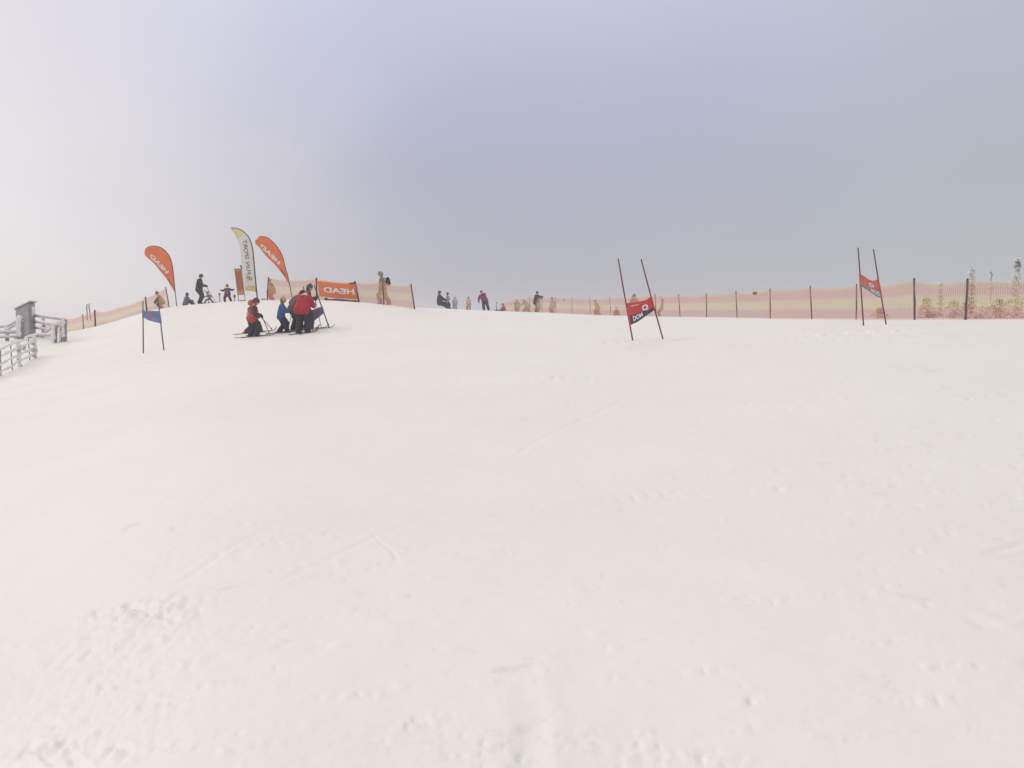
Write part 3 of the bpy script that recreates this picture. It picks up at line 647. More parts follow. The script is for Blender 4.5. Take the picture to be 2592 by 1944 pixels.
def barrier(label, posts, rails, d, name='wooden_barrier'):
    b0 = posts[len(posts)//2]; t = thing(name, pw(b0[0], b0[2], d(b0[0])), label, 'barrier', 'snow-caked wooden barriers'); off = t.location
    for (u, vt, vb, r, du) in posts:
        A, B = pw(u, vt, d(u)), pw(u+du, vb+6, d(u)); mb = MB(); mb.beam(A-off, B-off, r*1.7, r*1.7, up=(0, 1, 0)); p = mb.build('post', woodd, t, smooth=False)
        off_ = Vector((-.25*r, -.35*r, 0)); x = crust(t, 'frost_crust', A+off_+Vector((0,0,.03)), A.lerp(B, .72)+off_, r*1.05, frost)
        x.parent = p
    for (u0, v0, u1, v1, r) in rails:
        A, B = pw(u0, v0, d(u0)-.08), pw(u1, v1, d(u1)-.08); mb = MB(); mb.beam(A-off, B-off, r*.8, r*2.1); p = mb.build('rail', wood, t, smooth=False)
        x = crust(t, 'snow_cap', A+Vector((0, -.02, r*1.0)), B+Vector((0, -.02, r*1.0)), r*.75, frost, voxel=.025, rough=.03); x.parent = p
    return t
barrier('snow-caked wooden barrier with leaning braces right of the grey booth', [(163,808,858,.10,0),(154,815,873,.05,0),(139,820,881,.10,-1.5),(109,803,850,.06,0)],
        [(87,799,165,809,.06),(87,814,143,823,.06),(86,829,118,834,.05),(88,849,136,848,.06),(99,853,136,826,.05),(136,831,165,818,.05)], lambda u: 50-7*max(0, min(1, (u-100)/45))*(1 if u < 145 else .85))
barrier('low snow-caked wooden barrier left of the grey booth, cut by the photo edge', [(52,806,853,.15,0),(18,826,857,.08,0),(-40,828,862,.09,0)],
        [(-60,829,18,827,.05),(18,827,44,812,.06),(-60,842,46,841,.07),(-60,855,44,852,.05),(12,838,40,822,.05)], lambda u: 47.5)
# near post-and-net fence, caked in frost
t = thing('snow_fence', pw(32, 942, 34.5), 'near snow-caked rail fence with thin dark posts at the left photo edge', 'fence'); off = t.location
dd = lambda u: 33+ (u-1)*(5.0/75) if u > 0 else 33+u*.045
for (ut, vt, ub, vb) in ((-62, 905, -60, 985), (1, 884, 2, 957.5), (26.5, 870.6, 32, 942), (71, 850, 76.5, 917.7), (88, 845, 92, 905)):
    A, B = pw(ut, vt, dd(ub)), pw(ub, vb, dd(ub)); mb = MB(); mb.tube(A-off, B-off+Vector((0, 0, -.2)), .022 if ut != 88 else .03, .022, 8); mb.build('post', woodd, t)
LV, RV = (884, 902, 921, 941), (846, 862, 878, 893)
for k in range(4):
    m_ = (RV[k]-LV[k])/88.0
    A, B = pw(-62, LV[k]-m_*-62*-1+ (0), dd(-60)), pw(91, RV[k], dd(91))
    P = [pw(u, LV[k]+m_*u+ (1.5*math.sin(u*.15+k)), dd(u)+.06) for u in (-62, -30, 0, 28, 50, 74, 91)]
    mb = MB()
    for a, b in zip(P, P[1:]):
        n = 5
        for i in range(n):
            mb.tube(a.lerp(b, i/n)-off, a.lerp(b, (i+1)/n)-off, random.uniform(.03, .06), random.uniform(.03, .06), 8, round_=True)
    mb.fused('frosted_rail', frost, t, voxel=.022, it=2, rough=.05, rs=6)
for u in (46, 86):
    P = [pw(u+1.5*k, LV[k]+(RV[k]-LV[k])/88*u, dd(u)+.02) for k in range(4)]
    crust(t, 'frosted_upright', P[0], P[3]+Vector((0, 0, -.15)), .075, frost, rough=.06)
for (u, v, r) in ((46.5, 887, .10), (48, 908, .11), (50, 924.5, .10), (59, 881, .12), (83.5, 870, .09), (85, 887, .11), (86, 901, .10), (38, 857, .07)):
    p = pw(u, v, dd(u)-.12); mb = MB(); mb.ell(p-off, (r, r*.6, r*.8), n=10); mb.fused('bare_knot', wood, t, voxel=.025, rough=.05)
# extra drift under the barriers
mb = MB()

# ------------------------------------------------------------------ people
SKIN = M('skin', (.55,.33,.25), .55, .08, 8, 0); DARKEYE = M('eye_dark', (.03,.025,.025), .4, .05, 4, 0); LIP = M('lip', (.45,.18,.16), .5, .05, 4, 0)
BOOT = M('dark_boot', (.05,.05,.06), .4, .2, 6, 0)
def cl(name, c): return M(name, c, .8, .16, 9, .5)
def ik(a, c, l1, l2, bend):
    v = c-a; dn = max(1e-4, min(v.length, (l1+l2)*.995)); vd = v.normalized(); c2 = a+vd*dn
    x = (l1*l1-l2*l2+dn*dn)/(2*dn); h = math.sqrt(max(0, l1*l1-x*x)); b = (bend-vd*bend.dot(vd)); b = b.normalized() if b.length > 1e-4 else Vector((0, 1, 0))
    return a+vd*x+b*h, c2
def person(u, d, H, yaw, label, jacket, trousers, hip=(0, 0, .5), lean=0, side=0, feet=((-.07, 0), (.07, 0)), hands=((-.17, .08, .5), (.17, .08, .5)),
           head=(0, 0), kid=False, hat=None, hatcol=(.05,.05,.06), ski=0, bib=None, skic=(.1,.1,.12), glove=(.03,.03,.035), goggles=False, hair=None, fat=1.0, bootc=None, collar=None, group='people on the piste', seated=False, sink=0):
    b = gp(u, d); b.z -= sink; rz = R(yaw); t = thing('person', b, label, 'person', group, rz); c_, s_ = math.cos(rz), math.sin(rz)
    def gz_(x, y): return zg(b.x+c_*x-s_*y, b.y+s_*x+c_*y)-b.z
    V = lambda p: Vector((p[0]*H, p[1]*H, p[2]*H)); near = d < 40; vox = .011 if near else .02
    P = V(hip); ln, sd_ = R(lean), R(side)
    up = Vector((math.sin(sd_), math.sin(ln)*math.cos(sd_), math.cos(ln)*math.cos(sd_))).normalized(); rt = Vector((1, 0, 0)); rt = (rt-up*rt.dot(up)).normalized(); fw = up.cross(rt)
    hs = 1.22 if kid else 1.0; S = P+up*.29*H; hp, hy = R(head[0]), R(head[1])
    hfw = Vector((math.sin(-hy)*math.cos(hp), math.cos(hy)*math.cos(hp), -math.sin(hp))); hup = Vector((0, 0, 1)) if abs(hp) < .01 else (Vector((0, 0, 1))-hfw*hfw.z).normalized(); hrt = hfw.cross(hup).normalized(); hup = hrt.cross(hfw)
    HC = S+up*.055*H+(up*.3+hup*.7)*.075*H*hs+hfw*.01*H; HR = Matrix((hrt, hfw, hup)).transposed()
    hr = (.052*H*hs, .062*H*hs, .074*H*hs)
    legs, arms = [], []
    for k, sx in ((0, -1), (1, 1)):
        fx, fy = feet[k][0]*H, feet[k][1]*H; fz = (feet[k][2]*H if len(feet[k]) > 2 else 0)
        A = Vector((fx, fy, gz_(fx, fy)+.05*H+fz)); hj = P+rt*sx*.055*H-up*.02*H
        kn, A2 = ik(hj, A, .245*H, .235*H, Vector((.12*sx, 1, .25))); legs.append((hj, kn, A2, Vector((fx, fy, A2.z))))
        sh = S+rt*sx*.115*H-up*.015*H; W = V(hands[k]); el, W2 = ik(sh, W, .165*H, .15*H, Vector((.5*sx, -.6, -.6))); arms.append((sh, el, W2))
    # body: one fused surface, head to fingers
    mb = MB(); mb.ell(HC, hr, HR, 16); mb.ell(HC+hfw*.062*H*hs-hup*.008*H, (.008*H*hs, .012*H*hs, .016*H*hs), HR, 8); mb.ell(HC-hup*.045*H+hfw*.02*H, (.034*H*hs, .036*H*hs, .03*H*hs), HR, 10)
    for sx in (-1, 1): mb.ell(HC+hrt*sx*.052*H*hs, (.009*H, .014*H, .02*H), HR, 8)
    mb.tube(S-up*.02*H, HC-hup*.03*H, .034*H, .032*H, 10, round_=True)
    for sx in (-.04, .04): mb.tube(P+rt*sx*H, S+rt*sx*1.4*H-up*.03*H, .055*H, .055*H, 10, round_=True)
    for hj, kn, an, ft in legs: mb.tube(hj, kn, .055*H, .04*H, 10, round_=True); mb.tube(kn, an, .04*H, .027*H, 10, round_=True)
    gl = []
    for sx, (sh, el, W) in zip((-1, 1), arms):
        mb.tube(sh, el, .032*H, .026*H, 8, round_=True); mb.tube(el, W, .026*H, .018*H, 8, round_=True)
        hd = (W-el).normalized(); acr = hd.cross(Vector((0, 0, 1))); acr = acr.normalized() if acr.length > .1 else Vector((1, 0, 0)); nn = acr.cross(hd)
        for q_, mbx in ((1.0, mb), (1.35, None)):
            if mbx is None: mbx = MB(); gl.append((mbx, W))
            k = H*q_; pc = W+hd*.035*H; mbx.tube(W, pc+hd*.015*H, .016*k, .02*k, 8, round_=True)
            for i, (o_, l_) in enumerate(((-.018, .036), (-.006, .042), (.006, .04), (.018, .032))):
                a = pc+acr*o_*H+hd*.018*H; m1 = a+hd*l_*.5*H-nn*.004*H; m2 = m1+hd*l_*.35*H-nn*.02*H
                mbx.tube(a, m1, .0065*k, .006*k, 6, round_=True); mbx.tube(m1, m2, .006*k, .005*k, 6, round_=True)
            a = W+hd*.02*H+acr*sx*-.017*H; m1 = a+hd*.022*H+acr*sx*-.014*H-nn*.008*H; mbx.tube(a, m1, .008*k, .007*k, 6, round_=True); mbx.tube(m1, m1+hd*.016*H-nn*.01*H, .007*k, .006*k, 6, round_=True)
    body = mb.fused('body', [SKIN, DARKEYE, LIP], t, voxel=vox*.9, it=1)
    if near:
        mi = []
        for p in body.data.polygons:
            c = p.center-HC; x, y, z = c.dot(hrt)/(H*hs), c.dot(hfw)/(H*hs), c.dot(hup)/(H*hs)
            mi.append(1 if (y > .03 and abs(abs(x)-.02) < .009 and abs(z-.004) < .006) else (2 if (y > .03 and abs(x) < .017 and abs(z+.038) < .006) else 0))
        body.data.polygons.foreach_set('material_index', mi)
    jm, tm = cl(*jacket), cl(*trousers); k = fat*H
    mb = MB()
    for sx in (-.045, .045):
        mb.tube(P+rt*sx*fat*H-up*.03*H, P.lerp(S, .55)+rt*sx*H*.95, .082*k, .074*k, 12, round_=True); mb.tube(P.lerp(S, .5)+rt*sx*H*.95, S+rt*sx*1.5*H-up*.045*H, .076*k, .062*k, 12, round_=True)
    mb.ell(P+up*.12*H+fw*.01*H, (.1*k, .08*k, .12*k), Matrix((rt, fw, up)).transposed(), 12)
    for sh, el, W in arms: mb.tube(sh, el, .05*k, .043*k, 10, round_=True); mb.tube(el, W-(W-el).normalized()*.01*H, .043*k, .033*k, 10, round_=True); 
    mb.tube(S-up*.03*H, S+up*.05*H, .062*k, .05*H, 12)
    jk = mb.fused('jacket', jm, t, voxel=vox*1.1, it=3, rough=.012 if near else .02, rs=14)
    if collar: mb = MB(); mb.tube(S+up*.02*H, S+up*.065*H-fw*.0*H, .066*k, .056*H, 14); mb.build('collar', cl(*collar), jk)
    if bib:
        mb = MB()
        for sx in (-.045, .045):
            mb.tube(P+rt*sx*fat*H-up*.02*H, P.lerp(S, .55)+rt*sx*H*.95, .089*k, .081*k, 12, round_=True); mb.tube(P.lerp(S, .5)+rt*sx*H*.95, S+rt*sx*1.15*H-up*.05*H, .082*k, .066*k, 12, round_=True)
        bb = mb.fused('race_bib', cl(*bib), t, voxel=vox*1.1, it=2)
        bb.data.materials.append(white); mi = []
        for p in bb.data.polygons:
            c = p.center-P; x, y, z = abs(c.dot(rt))/(fat*H), abs(c.dot(fw))/(fat*H), c.dot(up)/H
            front = y > .045 and ((.172 < z < .208 and x < .052) or (.115 < z < .128 and x < .07) or (.06 < z < .078 and .01 < x < .06))
            flank = x > .09 and ((.15 < z < .18 and y < .03) or (.07 < z < .085 and y < .04))
            mi.append(1 if front or flank else 0)
        bb.data.polygons.foreach_set('material_index', mi)
    mb = MB(); mb.ell(P-up*.03*H, (.098*k, .070*k, .065*k), Matrix((rt, fw, up)).transposed(), 12)
    for hj, kn, an, ft in legs: mb.tube(hj, kn, .075*k, .055*k, 10, round_=True); mb.tube(kn, an+(kn-an).normalized()*.02*H, .056*k, .05*k, 10, round_=True)
    mb.fused('trousers', tm, t, voxel=vox*1.1, it=3, rough=.012 if near else .02, rs=12)
    bm_ = cl(*bootc) if bootc else BOOT
    for i, (hj, kn, an, ft) in enumerate(legs):
        mb = MB(); up2 = Vector((0, 0, 1)); mb.tube(an+up2*.035*H, an-up2*.01*H, .044*H, .042*H, 10, round_=True); mb.tube(an-up2*.022*H-Vector((0, .02*H, 0)), an-up2*.026*H+Vector((0, .085*H, 0)), .033*H, .028*H, 10, round_=True)
        mb.fused('boot', bm_, t, voxel=vox*1.1, it=1)
        if ski:
            mbk = ski_mesh(ski, .085); vv = []
            for (x, y, z) in mbk.v:
                X, Y = x+ft.x, y+ft.y+.02; vv.append((X, Y, z+gz_(X, Y)+.012))
            mbk.v = vv; sk = mbk.build('ski', cl('ski_'+jacket[0], skic), t)
            mb = MB(); mb.beam((ft.x, ft.y-.11*H, gz_(ft.x, ft.y)+.045), (ft.x, ft.y+.13*H, gz_(ft.x, ft.y)+.045), .05, .035); mb.build('binding', BOOT, sk)
    for g, W in gl: g.fused('glove', cl('glove_%d' % int(sum(glove)*1000), glove), t, voxel=vox*.7 if near else vox, it=1)
    if hat == 'helmet' or hat == 'hat' or hat == 'hood':
        mb = MB(); g_ = (1.36 if kid else 1.24) if hat == 'helmet' else (1.17 if hat == 'hat' else 1.32); n = 16; lo_ = -.35 if hat == 'helmet' else (-.05 if hat == 'hat' else -.7)
        v, f_ = [], []; m = 9
        for kk_ in range(m+1):
            a = (math.pi/2-math.asin(lo_))*kk_/m
            for i in range(n):
                th = 2*math.pi*i/n; yy = math.sin(a)*math.sin(th); zz = math.cos(a)
                if yy > .25 and zz < .28: zz = .28+(zz-.28)*.12 if hat != 'hat' else max(zz, .2)
                v.append(HC+HR @ Vector((hr[0]*g_*math.sin(a)*math.cos(th), hr[1]*g_*yy, hr[2]*g_*zz*(1.0 if hat != 'hat' else 1.1))))
        for kk_ in range(m):
            for i in range(n): j = (i+1) % n; f_.append((kk_*n+i, kk_*n+n+i, kk_*n+n+j, kk_*n+j))
        mb.add(v, f_); ho = mb.build(hat if hat != 'hat' else 'woolly_hat', cl('hat_'+label[:18], hatcol), t); so = ho.modifiers.new('thick', 'SOLIDIFY'); so.thickness = .012
        if hat == 'hat': mb = MB(); mb.ell(HC+hup*hr[2]*1.36, (.018*H, .018*H, .018*H), n=8); mb.build('pompom', cl('hat_'+label[:18], hatcol), ho)
        if goggles:
            mb = MB(); rg = 1.2
            prev = None
            for i in range(17):
                th = 2*math.pi*i/16; p = HC+HR @ Vector((hr[0]*1.27*math.cos(th), hr[1]*1.27*math.sin(th), hr[2]*.22))
                if prev is not None: mb.beam(prev, p, .012, .035*H if (3 <= i <= 6) else .016*H, up=hup)
                prev = p
            mb.build('goggles', cl('goggle_strap', (.12,.10,.16)), ho)
    if hair:
        mb = MB(); mb.ell(HC+hup*.008*H-hfw*.014*H, (hr[0]*1.14, hr[1]*1.02, hr[2]*1.1), HR, 14); mb.ell(HC-hup*.03*H-hfw*.03*H, (hr[0]*1.0, hr[1]*.7, hr[2]*.9), HR, 12)
        mb.fused('hair', cl('hair_'+label[:14], hair), t, voxel=.012 if near else .02, rough=.02, rs=30)
    Rz = Matrix.Rotation(rz, 3, 'Z'); wd = lambda p: b+Rz @ p
    return dict(t=t, b=b, hand=[wd(W+(W-el).normalized()*.04*H) for sh, el, W in arms], W=wd, H=H, P=P, S=S, up=up, fw=fw, rt=rt)
def pole_(A, B, label, col=(.12,.11,.12), r=.014, group='ski poles in use', basket=True):
    dn = (B-A).normalized(); t = thing('ski_pole', B, label, 'ski pole', group)
    mb = MB(); mb.tube(A, B-dn*.02, r*1.15, r*.8, 8); world_child(mb, 'shaft', cl('pole_shaft_%d' % int(sum(col)*100), col), t)
    mb = MB(); mb.tube(A-dn*.07, A+dn*.07, r*2.0, r*1.7, 8, round_=True); world_child(mb, 'grip', BOOT, t)
    if basket: mb = MB(); mb.tube(B-dn*.085, B-dn*.07, .035, .03, 12); world_child(mb, 'basket', BOOT, t)
    return t
DK = ('charcoal_trousers', (.025,.025,.036)); GR = 'group of skiers beside the blue gate'
RIGHT = -90
# --- group at the left gate
p = person(635, 36.4, 1.26, -60, 'child in red race bib, orange helmet, legs astride behind another racer', ('dark_maroon_jacket', (.13,.035,.04)), ('dark_child_trousers', (.07,.05,.055)),
   hip=(0, 0, .46), lean=0, feet=((-.06, -.15), (.09, .27)), hands=((-.12, .16, .5), (.13, .16, .5)), head=(0, 30), fat=1.4, kid=True, hat='helmet', hatcol=(.55,.16,.05), goggles=True, bib=('red_race_bib', (.42,.05,.05)), ski=1.1, skic=(.20,.19,.2), group=GR)
p = person(640, 34.4, 1.36, -76, 'child in red bib and dark red helmet leaning on two ski poles', ('dark_brown_jacket', (.075,.04,.05)), ('slate_trousers', (.03,.035,.05)),
   hip=(0, 0, .495), lean=9, feet=((-.10, -.08), (.09, .09)), hands=((-.13, .19, .57), (.12, .17, .55)), head=(14, 0), kid=True, hat='helmet', hatcol=(.16,.04,.05), goggles=True, bib=('red_race_bib', (.42,.05,.05)), ski=1.25, skic=(.13,.12,.15), fat=1.5, group=GR)
pole_(p['hand'][1], pw(688, 833, 36.6), 'upper of two crossing ski poles held by the child in red bib', (.25,.13,.12))
pole_(p['hand'][0], pw(687.5, 857, 34.3), 'lower of two crossing ski poles held by the child in red bib', (.12,.12,.13))
p = person(714, 35.2, 1.32, -82, 'child in blue jacket and yellow hat standing sideways on skis', ('blue_jacket', (.045,.11,.27)), ('navy_trousers', (.028,.028,.05)),
   hip=(0, -.03, .49), lean=8, feet=((-.10, -.10), (.09, .13)), hands=((-.12, .24, .62), (.16, .2, .60)), head=(8, -12), fat=1.38, kid=True, hat='hat', hatcol=(.55,.42,.14), hair=(.28,.19,.09), ski=1.15, skic=(.20,.24,.28), glove=(.02,.02,.025), group=GR)
pole_(p['hand'][0], pw(725, 850, 35.0), 'upright ski pole in the hand of the child in blue', (.30,.28,.25))
p = person(750, 36.0, 1.68, -50, 'adult in grey and maroon jacket stooping just left of the bright red jacket', ('grey_maroon_jacket', (.13,.06,.075)), DK,
   hip=(-.02, -.06, .5), lean=30, feet=((-.08, -.05), (.08, .05)), hands=((-.19, .06, .50), (.10, .16, .48)), head=(62, 0), hat='hood', hatcol=(.14,.03,.05), fat=1.3, bib=None, ski=1.5, skic=(.10,.12,.2), group=GR)
p = person(766, 34.3, 1.70, -14, 'adult in bright red jacket with white collar, back turned and bending', ('bright_red_jacket', (.40,.022,.03)), DK,
   hip=(0, -.04, .52), lean=30, feet=((-.09, -.02), (.09, .04)), hands=((-.10, .26, .56), (.12, .28, .58)), head=(80, 0), hat='helmet', hatcol=(.35,.04,.05), collar=('white_collar', (.8,.78,.78)), fat=1.42, ski=1.6, skic=(.16,.15,.18), glove=(.02,.02,.025), group=GR)
p2 = person(775, 35.9, 1.70, -75, 'adult in dark navy jacket and cap standing behind the red jacket, reaching forward', ('black_navy_jacket', (.035,.03,.05)), ('black_brown_trousers', (.05,.035,.04)),
   hip=(0, 0, .515), lean=10, feet=((-.09, -.02), (.08, .10)), hands=((-.10, .17, .68), (.12, .19, .70)), head=(12, 0), hat='hat', hatcol=(.10,.05,.05), hair=(.1,.06,.05), fat=1.2, ski=1.6, skic=(.07,.06,.08), bootc=('pale_boot', (.55,.5,.5)), glove=(.02,.02,.025), group=GR)
pole_(p2['hand'][0], pw(815, 837, 36.4), 'slanting ski pole whose basket rests by the tilted blue gate', (.30,.2,.2))
pole_(p2['hand'][1], pw(789.5, 846, 35.2), 'ski pole planted beside the pale boots below the blue panel', (.12,.1,.12))
# --- ridge, left of the flags
G2 = 'skiers on the left ridge'
p = person(507, 56.2, 1.76, -82, 'tall adult in plain dark suit holding poles on the ridge between two flags', ('graphite_suit', (.04,.039,.043)), ('graphite_suit', (.04,.039,.043)),
   hip=(0, -.02, .505), lean=6, feet=((-.07, -.04), (.07, .0)), hands=((-.10, .18, .61), (.12, .19, .60)), head=(26, 0), hat='helmet', hatcol=(.07,.065,.07), fat=1.38, group=G2)
pole_(p['hand'][1], pw(547.5, 768, 56), 'long slanting ski pole held out by the tall adult in dark suit', (.14,.13,.14), r=.014)
pole_(pw(519, 737, 56.2), pw(533, 756, 56.6), 'short second pole slanting below the hand of the tall adult', (.22,.21,.22), r=.012, basket=False)
person(531, 56.8, .9, 160, 'small child in pale suit on spread skis beside the tall adult', ('pale_grey_suit', (.42,.42,.46)), ('grey_child_trousers', (.20,.20,.23)),
   hip=(0, -.05, .30), lean=30, feet=((-.30, .0), (.34, .05)), hands=((-.2, .18, .45), (.2, .18, .45)), head=(10, 0), kid=True, hat='helmet', hatcol=(.45,.44,.48), ski=.8, skic=(.12,.12,.15), group=G2)
person(470, 56, 1.25, -50, 'child sitting on the ridge in grey jacket with brown hair', ('grey_blue_jacket', (.13,.15,.19)), ('dark_grey_trousers', (.10,.11,.13)),
   hip=(0, 0, .09), lean=14, feet=((-.1, .36), (.1, .34)), hands=((-.16, .30, .22), (.16, .28, .22)), head=(5, 0), kid=True, hair=(.12,.07,.06), group=G2, fat=1.4)
p = person(577, 56.4, 1.04, 178, 'small child in red and navy suit with both arms held out', ('red_navy_jacket', (.17,.035,.07)), ('maroon_child_trousers', (.15,.025,.05)),
   hip=(0, 0, .45), lean=4, feet=((-.2, 0), (.16, .0)), hands=((-.38, .06, .70), (.36, .06, .66)), head=(0, 0), kid=True, hat='helmet', hatcol=(.08,.05,.06), bib=('navy_bib', (.06,.07,.15)), fat=1.4, group=G2)
for (u, vt, vb, cap, lab) in ((555.7, 741.5, 767, (.25,.05,.06), 'short pale marker pole with red top, left of the arms-out child'), (593.5, 744, 766, (.05,.06,.06), 'short marker pole with dark ball on top, right of the arms-out child')):
    t = thing('marker_pole', pw(u, vb, 56.3), lab, 'marker pole', 'short marker poles'); mb = MB(); mb.tube(pw(u, vt+2, 56.3), pw(u+.6, vb+3, 56.3), .035, .04, 8); world_child(mb, 'shaft', cl('pale_marker', (.55,.45,.42)), t)
    mb = MB(); mb.ell(pw(u, vt+(3 if cap[0] > .1 else 6), 56.25), (.075, .075, .09 if cap[0] < .1 else .06), n=10); world_child(mb, 'cap', cl('marker_cap_%d' % int(cap[0]*100), cap), t)
o = MB(); o.ell(pw(665, 757.5, 56), (.13, .1, .05), n=10); o.ell(pw(668.5, 757.5, 56), (.09, .1, .06), n=10); o = o.fused('snow_lump', M('grey_lump', (.5,.5,.52), .8, .2, 8, .4), voxel=.02, rough=.03); tag(o, 'small grey lump of snow left of the middle net end post', 'snow lump')
# --- behind nets
G3 = 'people behind the nets'
person(692, 56.6, 1.4, 110, 'child with ginger hat and red trousers behind the left end of the middle net', ('dark_maroon_coat', (.17,.06,.07)), ('red_trousers', (.42,.03,.05)),
   hip=(0, 0, .40), lean=16, feet=((-.09, 0), (.09, .02)), hands=((-.12, .2, .4), (.12, .2, .4)), head=(15, 0), kid=True, hat='hat', hatcol=(.35,.16,.08), fat=1.5, group=G3)
p = person(970, 53.9, 1.86, 95, 'tall hooded adult in olive coat with black backpack behind the middle net', ('olive_coat', (.22,.22,.19)), ('beige_trousers', (.25,.20,.18)),
   hip=(0, 0, .50), lean=7, feet=((-.07, .06), (.09, -.2)), hands=((-.15, .1, .45), (.15, .1, .43)), head=(20, 0), hat='hood', hatcol=(.24,.23,.20), fat=1.35, group=G3)
q_ = p['W'](p['P'].lerp(p['S'], .62)-p['fw']*.17*1.86)
t = thing('backpack', q_, 'black backpack worn by the hooded adult behind the middle net', 'backpack'); mb = MB(); mb.ell((0, 0, 0), (.14, .15, .26), n=14); mb.ell((.05, 0, -.1), (.13, .14, .15), n=12); mb.fused('bag', cl('black_bag', (.02,.02,.03)), t, voxel=.025)
mb = MB(); mb.tube((-.1, -.1, .15), (-.28, -.14, .2), .02, .02, 6, round_=True); mb.tube((-.28, -.14, .2), (-.24, -.14, -.1), .02, .02, 6, round_=True); mb.build('strap', cl('black_bag', (.02,.02,.03)), t)
person(412, 57.6, 1.3, 110, 'crouching person in maroon jacket behind the left net next to the orange flag', ('maroon_jacket', (.20,.06,.08)), ('brown_trousers', (.2,.10,.08)),
   hip=(0, 0, .33), lean=30, feet=((-.12, 0), (.12, .05)), hands=((-.15, .35, .3), (.15, .3, .3)), head=(20, 0), kid=True, hat='hat', hatcol=(.2,.05,.07), fat=1.4, group=G3)
# --- far group in the centre
G4 = 'people at the far crest'
person(1113, 82, 1.95, -85, 'adult all in dark blue kneeling low at the far crest, leftmost of that group', ('ink_suit', (.025,.03,.045)), ('ink_suit', (.025,.03,.045)),
   hip=(0, 0, .31), lean=-2, feet=((-.08, .42, 0), (.08, .40, 0)), hands=((-.12, .30, .36), (.12, .30, .36)), head=(5, 0), hat='hood', hatcol=(.05,.05,.065), fat=1.6, group=G4)
person(1132, 83, 1.45, -90, 'child in grey jacket behind the kneeling dark adult at the far crest', ('light_grey_jacket', (.36,.35,.36)), ('ink_suit', (.025,.03,.045)),
   hip=(0, 0, .47), lean=4, hands=((-.1, .1, .7), (.12, .14, .6)), head=(0, 0), kid=True, hat='hat', hatcol=(.10,.12,.16), hair=(.08,.06,.06), fat=1.5, group=G4)
person(1152, 83, 1.1, 170, 'tiny child with yellow helmet and pale blue suit at the far crest', ('pale_blue_suit', (.45,.49,.60)), ('pale_blue_trousers', (.33,.35,.48)),
   hip=(0, 0, .45), feet=((-.1, 0), (.1, 0)), kid=True, hat='helmet', hatcol=(.60,.42,.15), group=G4, fat=1.5)
person(1187, 83, 1.15, 160, 'small child in tan jacket and grey hat at the far crest', ('tan_jacket', (.60,.42,.26)), ('tan_trousers', (.48,.33,.22)),
   hip=(0, 0, .45), side=6, feet=((-.1, 0), (.12, 0)), hands=((-.08, .12, .35), (.1, .14, .3)), kid=True, hat='hat', hatcol=(.16,.16,.18), group=G4, fat=1.55)
person(1228, 83.5, 1.82, 175, 'adult in dark red jacket tilting sideways at the far crest', ('crimson_jacket', (.24,.025,.06)), ('deep_navy_trousers', (.025,.03,.055)),
   hip=(.02, 0, .50), side=25, lean=6, feet=((-.17, 0), (.05, 0)), hands=((.02, .08, .50), (.30, .05, .44)), head=(15, 0), hat='hood', hatcol=(.20,.03,.06), fat=1.35, group=G4)
person(1277, 86, 1.0, 120, 'small child in red sitting low by the far end of the right net', ('red_small_jacket', (.50,.06,.07)), ('orange_small_trousers', (.5,.25,.1)),
   hip=(0, 0, .2), lean=20, feet=((-.15, .35), (.15, .35)), hands=((-.15, .3, .3), (.15, .3, .3)), head=(10, 0), kid=True, hat='helmet', hatcol=(.40,.05,.07), group=G4, fat=1.4)
t = thing('sled', gp(1266, 85.5), 'low dark sled in front of the child sitting in red', 'sled'); mb = MB()
for sx in (-.16, .16): mb.tube((-.45, sx, .04), (.3, sx, .04), .03, .03, 8, round_=True); mb.tube((-.45, sx, .04), (-.58, sx, .17), .03, .025, 8, round_=True)
mb.build('runner', cl('dark_sled', (.06,.05,.06)), t); mb = MB(); mb.beam((-.4, 0, .13), (.35, 0, .13), .4, .06); mb.build('seat', cl('dark_sled', (.06,.05,.06)), t, smooth=False)
for (u, vt, lab, c) in ((1257, 766, 'thin dark marker pole left of the sled at the far crest', (.12,.12,.14)), (1266.8, 771, 'thin white marker pole standing behind the sled', (.75,.72,.75))):
    t = thing('marker_pole', gp(u, 87), lab, 'marker pole', 'thin marker poles at the crest'); mb = MB(); mb.tube(pw(u, vt, 87), gp(u+.5, 87)-Vector((0, 0, .2)), .025, .03, 8); world_child(mb, 'shaft', cl('marker_%d' % int(c[0]*100), c), t)
    mb = MB(); mb.tube(pw(u, vt-.8, 87), pw(u, vt+1.5, 87), .04, .04, 8); world_child(mb, 'cap', BOOT, t)
GRY = ('faded_grey_jacket', (.20,.19,.19)); GRT = ('faded_grey_trousers', (.17,.16,.17))
person(1309, 93, 1.45, 180, 'grey figure behind the low far end of the right net', GRY, GRT, hat='hat', hatcol=(.25,.10,.12), group=G3, fat=1.5)
person(1331, 90, 1.55, 100, 'bulky bending figure in grey behind the far right net, left of the dark jacket', ('faded_olive_jacket', (.24,.23,.21)), GRT, hip=(0, -.12, .46), lean=42, feet=((-.1, -.25), (.1, .12)), hands=((-.12, .45, .4), (.12, .4, .4)), head=(10, 0), hat='helmet', hatcol=(.25,.08,.12), fat=1.8, group=G3)
p = person(1358, 84.5, 1.85, -120, 'adult in black jacket and hat rising above the top of the right net', ('coal_jacket', (.035,.03,.035)), ('grey_brown_trousers', (.22,.19,.17)), lean=4, hands=((-.1, .25, .74), (.14, .25, .76)), hat='hat', hatcol=(.05,.045,.05), fat=1.6, group=G3)
